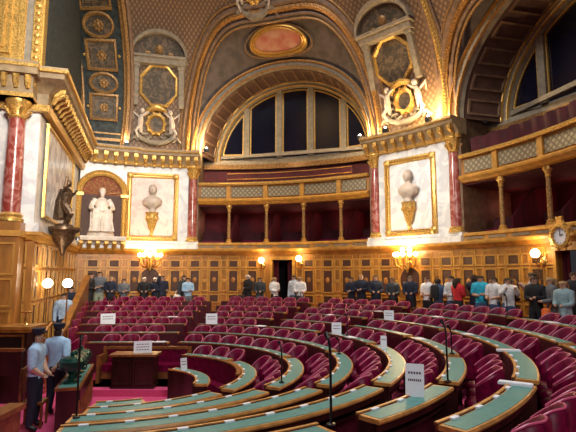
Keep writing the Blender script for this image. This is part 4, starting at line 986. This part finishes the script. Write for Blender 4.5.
# ------------------------------------------------------------------ cards, papers, microphones on the desks
def card(x, y, z, w_, h, rz, lab, lines=2, lean=8):
    o = thing('paper_sign', lab, 'sign', (x, y, z), rz); o.rotation_euler = (R_(-lean), 0, rz)
    MB().box(-w_/2, w_/2, 0, .006, 0, h).build('sheet', 'paper', o, 0)
    for i in range(lines):
        q = MB(); zz = h*(.72-.22*i); n = 5 if i % 2 == 0 else 7
        for j in range(n): xx = -w_*.36+w_*.72*(j+.1)/n; q.box(xx, xx+w_*.72/n*.7, -.002, .0, zz-h*.035, zz+h*.035)
        q.build('printed_line', 'ink', o, 0)
def face(x, y): return math.atan2(y, x)-PI/2   # local -y towards the visitors' side
def on_ring(k, t, dr=-.2): x, y = wing(rk(k)+dr, t); return x, y, zdesk(k)+.004
for k, t, w_, h, lab in ((4, 107, .42, .32, 'white sign standing on the far desk row, straight behind the guards'), (4, 80, .34, .32, 'white sign standing on the far desk row, in line with the middle gallery'), (4, 30.8, .24, .30, 'white sign standing on the desk row below the far bust pier'), (6, 31.5, .26, .27, 'white sign standing on an upper desk row below the people in dark suits'), (4, 3.5, .12, .27, 'narrow white card leaning on the right-hand curved green desk'), (5, -40, .21, .36, 'large white printed card on the nearest green desk')):
    x, y, z = on_ring(k, t); card(x, y, z, w_, h, face(x, y) if k != 5 or t > 0 else face(x, y)-.1, lab, 2 if w_ > .15 else 1)
card(-3.50, 11.70, .80+tier(1), .42, .28, face(-3.50, 11.70), 'white printed sign standing on the dark speaking desk', 3)
x, y, z = on_ring(0, 50); card(x, y, z+.0, .15, .27, face(x, y)+.5, 'white card standing on the small inner curved desk', 2)
for k, t, w_, lab in ((7, 112, .22, 'white sheet on the highest far desk near the stair'), (5, 95, .32, 'white sheet lying on a far desk, straight below the cream bust panel'), (2, 93, .28, 'white sheet on the second far row behind the crimson bench'), (4, 62, .3, 'white sheet on the far desk beside the middle aisle'), (6, 50, .22, 'white sheet on the upper desk below the bust-pier column'), (4, 24, .3, 'white sheet on the fourth row near the axis aisle'), (7, 41, .22, 'white sheet on the upper desk below the far sconce cluster'), (7, 25, .34, 'white sheet on the upper desk in front of the standing visitors'), (5, 8, .28, 'white sheet on the fifth row, right-hand section'), (6, 5.3, .26, 'white sheet on the sixth row, right-hand section'), (8, 5, .36, 'white sheet on the highest desk near the right-hand doorway'), (2, 96, .2, 'small white sheet on the second far row')):
    x, y, z = on_ring(k, t, -.2); o = MB(); o.box(-w_/2, w_/2, -.1, .1, .002, .012); o.box(-w_/2+.02, w_/2-.03, -.09, .08, .012, .02)
    tag(o.build('paper_sheet', 'paper', None, 0, loc=(x, y, z), rot=R_(min(t, WING)+90)), lab, 'paper')
for k, t, lab in ((6, -12.6, 'long white folder across the desk end at the upper break of the outermost green desk'), (6, -33.8, 'long white folder across the desk end at the lower break of the outermost green desk')):
    x, y, z = on_ring(k, t, -.2); o = MB(); o.box(-.18, .18, -.05, .05, .002, .03); o.box(-.17, .17, -.045, .045, .03, .036); tag(o.build('paper_folder', 'paper', None, 0, loc=(x, y, z), rot=R_(t)), lab, 'folder')
for k, t, h, lab in ((5, -53.8, .78, 'thin black microphone on the near desk edge at the bottom middle'), (2, -23.9, .62, 'thin black microphone on the second row, right of the pit'), (5, -9.4, .45, 'thin black microphone at the upper break of the fifth row'), (5, -31, .74, 'thin black microphone at the lower break of the fifth row'), (2, -80.6, .95, 'thin black microphone at the front end of the second desk, beside the urn table'), (4, 27, .5, 'thin black microphone on the fourth row near the white sign'), (5, 88.7, .5, 'thin black microphone at the far aisle below the doorway side'), (6, 46, .5, 'thin black microphone on the sixth row below the bust-pier column'), (8, 15.2, .5, 'thin black microphone on the top row before the visitors'), (3, 8, .3, 'thin black microphone bent over the third-row green desk')):
    x, y, z = on_ring(k, t, -.12 if t > -50 else -.17); o = thing('desk_microphone', lab, 'microphone', (x, y, z), R_(t))
    MB().lathe([(0, 0), (.045, 0), (.045, .015), (.015, .03), (0, .03)], n=10).build('base', 'black', o)
    MB().tube([(0, 0, .02), (0, 0, h*.8), (-.01, 0, h*.93), (-.03, 0, h)], .013, 6).build('stem', 'black', o)
    MB().tube([(-.03, 0, h-.005), (-.06, 0, h+.05)], [.02, .026], 8).build('capsule', 'black', o)

# ------------------------------------------------------------------ people
CL = {}
def cloth(col):
    if col not in CL: CL[col] = mat('cloth_%d' % len(CL), col, .8, var=.1, scale=12)
    return CL[col]
NAVY = (.012, .017, .04); BLACK = (.01, .01, .013); WHITE = (.75, .76, .78); LBLUE = (.42, .66, .95); GREY = (.12, .13, .15); JEAN = (.05, .09, .18); RED = (.62, .02, .03); TURQ = (.02, .42, .62); DGREY = (.04, .045, .05)
HB_ = (.03, .015, .008); HBL = (.35, .22, .10); HG = (.45, .43, .42)
POSES = {  # right arm (elbow, wrist), left arm, in body heights; -y is forward
 'down': (((-.14, .01, .63), (-.135, -.03, .48)), ((.14, .01, .63), (.135, -.03, .48))),
 'fold': (((-.13, -.01, .65), (-.03, -.12, .64)), ((.13, -.01, .65), (.03, -.13, .66))),
 'hold': (((-.125, -.02, .64), (-.05, -.15, .62)), ((.125, -.02, .64), (.05, -.15, .62))),
 'phone': (((-.13, -.07, .70), (-.07, -.16, .80)), ((.13, -.07, .70), (.07, -.16, .80))),
 'up': (((-.14, -.06, .84), (-.13, -.10, .97)), ((.13, .0, .64), (.06, -.12, .62))),
 'back': (((-.15, .05, .65), (-.06, .10, .54)), ((.15, .05, .65), (.06, .10, .54))),
 'bag': (((-.14, .01, .63), (-.15, -.02, .49)), ((.13, -.02, .65), (.02, -.13, .66))),
 'guard': (((-.135, .0, .63), (-.10, -.09, .56)), ((.135, .0, .63), (.10, -.10, .54))),
}
def person(name, lab, x, y, z, face_deg, h, pose, shirt, pants, hair, long=False, short=False, lean=0, seed=0, fingers=False, cap=None, skirt=False):
    o = thing('person', lab, 'person', (x, y, z), R_(face_deg+90))
    V = []; E_ = []; Rr = []; reg = []
    def add(p, r, par, g): V.append(Vector(p)*h); rs = 1.13 if g in 'talfc' else 1.0; Rr.append((r[0]*h*rs, r[1]*h*rs) if isinstance(r, tuple) else (r*h*rs, r*h*rs)); reg.append(g); i = len(V)-1; (E_.append((par, i)) if par is not None else None); return i
    ly = lean
    pel = add((0, 0, .53), (.085, .06), None, 't'); wa = add((0, -ly*.3, .61), (.078, .055), pel, 't'); ch = add((0, -ly*.8, .725), (.092, .062), wa, 't'); nb = add((0, -ly, .81), (.07, .05), ch, 't')
    nk = add((0, -ly-.004, .855), .033, nb, 'n'); hd = add((0, -ly-.012, .90), (.048, .054), nk, 'h'); ht = add((0, -ly-.006, .955), (.046, .054), hd, 'h')
    Ls = []
    for s, (el, wr) in zip((-1, 1), POSES[pose]):
        sh = add((s*.105, -ly, .80), .042, nb, 'a'); e = add((el[0], el[1]-ly, el[2]), .031, sh, 'a'); w1 = add((wr[0], wr[1]-ly, wr[2]), .020, e, 'f')
        dv = Vector((wr[0]-el[0], wr[1]-el[1], wr[2]-el[2])).normalized(); hn = add((wr[0]+dv.x*.04, wr[1]-ly+dv.y*.04, wr[2]+dv.z*.04), (.024, .013), w1, 'p'); Ls.append((V[w1], V[hn], dv, s))
        st = .03 if pose in ('guard',) else .0
        hp = add((s*.052, 0, .49), .058, pel, 'l'); kn = add((s*(.058+st*.3), -.012, .275), .040, hp, 'l'); an = add((s*(.06+st), .01, .05), .026, kn, 'c'); ft = add((s*(.066+st), -.075, .018), (.024, .017), an, 's')
    me = bpy.data.meshes.new('body'); me.from_pydata([tuple(v) for v in V], E_, []); ob = bpy.data.objects.new('body', me); C.objects.link(ob)
    sk = ob.modifiers.new('skin', 'SKIN'); sk.use_smooth_shade = True
    for i, r in enumerate(Rr): me.skin_vertices[0].data[i].radius = r; me.skin_vertices[0].data[i].use_root = (i == 0)
    sb = ob.modifiers.new('sub', 'SUBSURF'); sb.levels = sb.render_levels = 2 if fingers else 1
    dg = bpy.context.evaluated_depsgraph_get(); m2 = bpy.data.meshes.new_from_object(ob.evaluated_get(dg)); bpy.data.objects.remove(ob); bpy.data.meshes.remove(me)
    bm = bmesh.new(); bm.from_mesh(m2); bm.normal_update()
    def region(p):
        best = None
        for a, b in E_:
            A = V[a]; B = V[b]; t = max(0, min(1, (p-A).dot(B-A)/max(1e-9, (B-A).length_squared))); d_ = (p-A-(B-A)*t).length-(Rr[a][0]*(1-t)+Rr[b][0]*t)*.8
            if best is None or d_ < best[0]: best = (d_, reg[b] if reg[b] != 'a' or t > .0 else 'a', t, b)
        return best
    info = [region(f.calc_center_median()) for f in bm.faces]
    def submesh(name_, keep, off, mt):
        sel = [f for f, i in zip(bm.faces, info) if keep(i, f.calc_center_median())]
        if not sel: return
        idx = {}; vv = []; ff = []
        for f in sel:
            for v_ in f.verts:
                if v_.index not in idx: idx[v_.index] = len(vv); vv.append(tuple(v_.co+v_.normal*off))
            ff.append([idx[v_.index] for v_ in f.verts])
        m_ = bpy.data.meshes.new(name_); m_.from_pydata(vv, [], ff); m_.materials.append(mt); m_.shade_smooth(); q = bpy.data.objects.new(name_, m_); C.objects.link(q); q.parent = o; return q
    submesh('shirt', lambda i, c: (i[1] == 't' and c.z > .52*h) or i[1] == 'a' or (i[1] == 'f' and not short) or (i[1] == 'n' and c.z < .825*h), .014*h/1.7, cloth(shirt))
    submesh('trousers', lambda i, c: i[1] in 'lc' or (i[1] == 't' and c.z <= .545*h), .010*h/1.7, cloth(pants))
    for s in (-1, 1): submesh('shoe', lambda i, c: i[1] == 's' and c.x*s > 0, .008, M['black'])
    hc = V[ht]*.5+V[hd]*.5
    if cap is None: submesh('hair', lambda i, c: c.z > V[hd].z-.03*h and i[1] in 'hn' and ((c-hc).z > .004*h or (c-hc).y > .002*h), .021*h, cloth(hair))
    else:
        q = MB().lathe([(0, .06), (.115, .055), (.12, .03), (.1, -.01), (0, -.01)], c=(0, 0, 0), n=16); q.tube([(-.09, -.08, -.01), (0, -.15, -.02), (.09, -.08, -.01)], [.012, .02, .012], 6)
        q.lathe([(0, 0), (.105, 0), (.105, -.05), (.09, -.05)], c=(0, .0, -.005), n=16)
        c_ = q.build('peaked_cap', cloth(NAVY), o); c_.location = V[ht]+Vector((0, .0, .055))
        submesh('hair', lambda i, c: i[1] == 'h' and (c-hc).y > .01*h, .008*h, cloth(hair))
    if long:
        q = MB(); q.tube([(0, .035*h-ly*h, .95*h), (0, .055*h-ly*h, .90*h), (0, .06*h-ly*h, .84*h), (0, .055*h-ly*h, .78*h)], [.03*h, .05*h, .048*h, .025*h], 8); q.build('long_hair', cloth(hair), o, 60)
    if fingers:
        for w1, hn, dv, s in Ls:
            side = dv.cross(Vector((0, 1, 0)) if abs(dv.y) < .8 else Vector((0, 0, 1))).normalized(); nn_ = dv.cross(side)
            qq = MB()
            for j, ln in enumerate((.062, .075, .08, .068)):
                b0 = hn-dv*.02+side*(.011*(j-1.5)*1.9); qq.tube([b0, b0+dv*ln*.5+nn_*.006, b0+dv*ln*.85+nn_*.026], [.0095, .009, .007], 6)
            b0 = w1+dv*.03+side*.02; qq.tube([b0, b0+side*.03+dv*.025, b0+side*.03+dv*.055+nn_*.01], [.011, .010, .008], 6)
            off = len(bm.verts); nv = [bm.verts.new(v_) for v_ in qq.v]
            for f_ in qq.f:
                try: bm.faces.new([nv[i] for i in f_])
                except ValueError: pass
    # nose and ears on the body mesh
    qq = MB(); qq.ball((0, hd and (V[hd].y-.056*h), V[hd].z+.012*h), .009*h, .012*h, .014*h, n=6, m=5)
    for s in (-1, 1): qq.ball((s*.047*h, V[hd].y, V[hd].z+.012*h), .007*h, .012*h, .018*h, n=6, m=5)
    nv = [bm.verts.new(v_) for v_ in qq.v]
    for f_ in qq.f: bm.faces.new([nv[i] for i in f_])
    m3 = bpy.data.meshes.new('body'); bm.to_mesh(m3); bm.free(); bpy.data.meshes.remove(m2); m3.materials.clear(); m3.materials.append(M['skin']); m3.shade_smooth()
    b_ = bpy.data.objects.new('body', m3); C.objects.link(b_); b_.parent = o
    if fingers or True:
        for s in (-1, 1): MB().ball((s*.02*h, V[hd].y-.047*h, V[hd].z+.022*h), .006*h, .004*h, .004*h, n=6, m=4).build('eye', 'black', o)
        MB().ball((0, V[hd].y-.049*h, V[hd].z-.014*h), .013*h, .004*h, .003*h, n=8, m=4).build('mouth', cloth((.35, .10, .09)), o)
    return o
# the two guards in light blue shirts
g1 = person('g', 'guard in light blue short-sleeved shirt and navy cap, standing nearest in profile', -4.72, 9.12, 0, 10, 1.80, 'guard', LBLUE, NAVY, HB_, short=True, fingers=True, cap=True)
g2 = person('g', 'guard in light blue shirt and navy cap, standing farther back with arms behind', -4.76, 10.02, 0, 82, 1.80, 'back', LBLUE, NAVY, HB_, short=True, fingers=True, cap=True)
for gg in (g1, g2):
    q = MB().lathe([(.150, .93), (.160, .94), (.160, .975), (.150, .985)], n=20, sy=.76); q.build('belt', 'black', gg)
PZ = 1.13
folks = [  # angle, radius, facing offset (0 = towards the pit), height, pose, shirt, trousers, hair, opts, label
 (116.4, 9.85, 60, 1.80, 'fold', BLACK, BLACK, HB_, {}, 'person in a black coat at the head of the parapet, seen from the side'),
 (114.4, 10.15, 0, 1.86, 'fold', GREY, (.3, .32, .22), HB_, {}, 'tall person in grey top and olive trousers beside the black-coated one'),
 (112.0, 9.95, -10, 1.66, 'hold', NAVY, BLACK, HBL, {}, 'person in dark jacket over blue shirt with light hair, below the statue ledge'),
 (109.3, 10.0, 10, 1.56, 'fold', GREY, BLACK, HB_, {'long': 1}, 'shorter person in grey with dark hair, between the statue and the cluster lamp'),
 (104.9, 10.0, 0, 1.62, 'hold', BLACK, BLACK, HG, {}, 'grey-haired person in black directly below the cream bust panel'),
 (102.4, 10.0, -20, 1.62, 'fold', NAVY, BLACK, HG, {}, 'grey-haired person in navy next to one raising a hand'),
 (100.9, 10.0, 30, 1.68, 'up', NAVY, BLACK, HB_, {}, 'person in navy raising a phone overhead'),
 (96.2, 10.1, 50, 1.70, 'down', DGREY, BLACK, HB_, {}, 'person in dark vest carrying a white jacket, below the red column'),
 (94.9, 9.85, 20, 1.60, 'fold', (.35, .55, .75), GREY, HB_, {}, 'person in pale blue jacket with crossed arms, below the red column'),
 (80.9, 10.0, -40, 1.72, 'bag', BLACK, BLACK, HG, {}, 'bald-looking person in black suit left of the doorway'),
 (78.0, 9.95, 0, 1.62, 'hold', DGREY, GREY, HB_, {}, 'dark-haired person in charcoal top at the doorway edge'),
 (74.6, 10.0, 60, 1.62, 'fold', WHITE, BLACK, HBL, {'long': 1}, 'person with long fair hair and white sleeve in front of the doorway'),
 (69.9, 10.0, -20, 1.70, 'down', (.55, .62, .72), JEAN, HB_, {}, 'person in pale blue shirt just right of the doorway'),
 (68.4, 9.95, 20, 1.64, 'hold', WHITE, JEAN, HBL, {'long': 1}, 'person in white jacket with long hair, right of the doorway'),
 (56.2, 10.0, 0, 1.64, 'fold', NAVY, BLACK, HB_, {}, 'person in navy with folded arms, first of three under the gallery end column'),
 (53.9, 10.0, 10, 1.74, 'fold', NAVY, BLACK, HBL, {}, 'fair-haired person in navy suit, middle of three under the gallery end column'),
 (50.5, 10.0, 30, 1.72, 'hold', NAVY, NAVY, HB_, {}, 'dark-haired person in navy reading a sheet, last of three near the cluster lamp'),
 (46.6, 10.0, 20, 1.64, 'hold', DGREY, BLACK, HB_, {}, 'person in dark green-grey coat directly below the far lamp cluster'),
 (42.4, 9.95, 20, 1.70, 'hold', NAVY, BLACK, HB_, {}, 'person in navy suit holding papers, right of the lamp cluster'),
 (38.7, 10.0, 0, 1.66, 'hold', WHITE, BLACK, HB_, {'short': 1}, 'person in white shirt with dark hair, left of one in denim blue'),
 (36.3, 9.95, 190, 1.60, 'hold', (.06, .10, .2), JEAN, HB_, {}, 'person in denim blue seen from behind, below the bust pier edge'),
 (33.3, 9.95, 0, 1.70, 'hold', (.6, .62, .64), JEAN, HB_, {}, 'person in white and grey jersey holding a camera'),
 (30.9, 9.72, 170, 1.64, 'fold', RED, BLACK, HB_, {'long': 1}, 'person in bright red jacket seen from behind'),
 (28.9, 10.05, 190, 1.74, 'phone', NAVY, NAVY, HB_, {}, 'person in navy between the red jacket and the turquoise shirt'),
 (26.1, 9.75, 30, 1.72, 'fold', TURQ, JEAN, HB_, {'short': 1}, 'person in bright turquoise T-shirt'),
 (23.6, 9.8, 10, 1.68, 'hold', WHITE, JEAN, HB_, {'short': 1}, 'person in white T-shirt with dark hair beside the turquoise shirt'),
 (21.9, 10.1, 150, 1.60, 'fold', NAVY, NAVY, HB_, {}, 'person in navy partly behind the two in white'),
 (20.5, 9.75, 60, 1.66, 'phone', WHITE, JEAN, HB_, {'long': 1}, 'long-haired person in white top taking a picture'),
 (16.9, 10.0, -30, 1.80, 'phone', (.40, .36, .40), GREY, HB_, {'short': 1}, 'tall person holding a phone up beside the sconce'),
 (15.4, 9.8, 30, 1.70, 'fold', BLACK, BLACK, HB_, {}, 'person in black jacket next to the phone holder by the right-hand doorway'),
 (13.3, 9.95, -20, 1.68, 'hold', GREY, GREY, HBL, {'long': 1}, 'fair long-haired person in grey carrying an orange bag'),
 (11.2, 10.3, 40, 1.82, 'hold', BLACK, BLACK, HB_, {}, 'tall person in black jacket in the right-hand doorway'),
 (9.3, 9.7, 20, 1.60, 'hold', (.25, .38, .42), (.4, .55, .6), HBL, {'long': 1}, 'person in grey-blue jacket at the right edge'),
]
PP = {}
for i, (t, r, fo, h, pose, sh, pa_, ha, op, lab) in enumerate(folks):
    r += .2 if t > 95 else 0; x, y = pol(r, t); PP[i] = (x, y); person('p', lab, x, y, PZ, t+180+fo, h, pose, sh, pa_, ha, **{k_: bool(v_) for k_, v_ in op.items()})
person('p', 'person in light blue shirt on the side stairs behind the globe lamps', -7.06, 15.1, .56, -60, 1.72, 'down', (.45, .6, .8), NAVY, HB_)
person('p', 'person in navy top halfway up the side stairs behind the parapet', -7.44, 16.4, .84, -50, 1.6, 'fold', NAVY, NAVY, HB_)
def bag(i, lab, col, dx, dz, w_, h):
    x, y = PP[i]; t = folks[i][0]; o = thing('shoulder_bag', lab, 'bag', (x+dx*sin(R_(t)), y-dx*cos(R_(t)), PZ+dz), R_(t-90)); m = cloth(col)
    MB().lathe([(0, -h/2), (w_*.42, -h/2), (w_/2, -h*.3), (w_*.48, h*.35), (w_*.3, h/2), (0, h/2)], n=12, sy=.4).map(lambda a, b, c: (a, b-.24, c)).build('bag_body', m, o, 50)
    MB().tube([(-w_*.3, -.22, h*.4), (-w_*.2, -.12, h*.9), (0, -.05, h*1.2), (w_*.2, -.12, h*.9), (w_*.3, -.22, h*.4)], .012, 5).build('strap', m, o)
bag(30, 'orange bag held by the fair-haired visitor in grey', (.8, .16, .03), .05, .72, .3, .32)
bag(7, 'white jacket bundle carried over the arm below the red column', (.8, .8, .78), -.22, .72, .3, .3)
bag(13, 'black shoulder bag of the white-jacketed person by the doorway', BLACK, .0, .72, .36, .3)
bag(20, 'black backpack worn beside the white T-shirt', BLACK, .05, 1.15, .34, .42)
bag(9, 'black shoulder bag of the person in black suit', BLACK, -.26, .7, .3, .34)
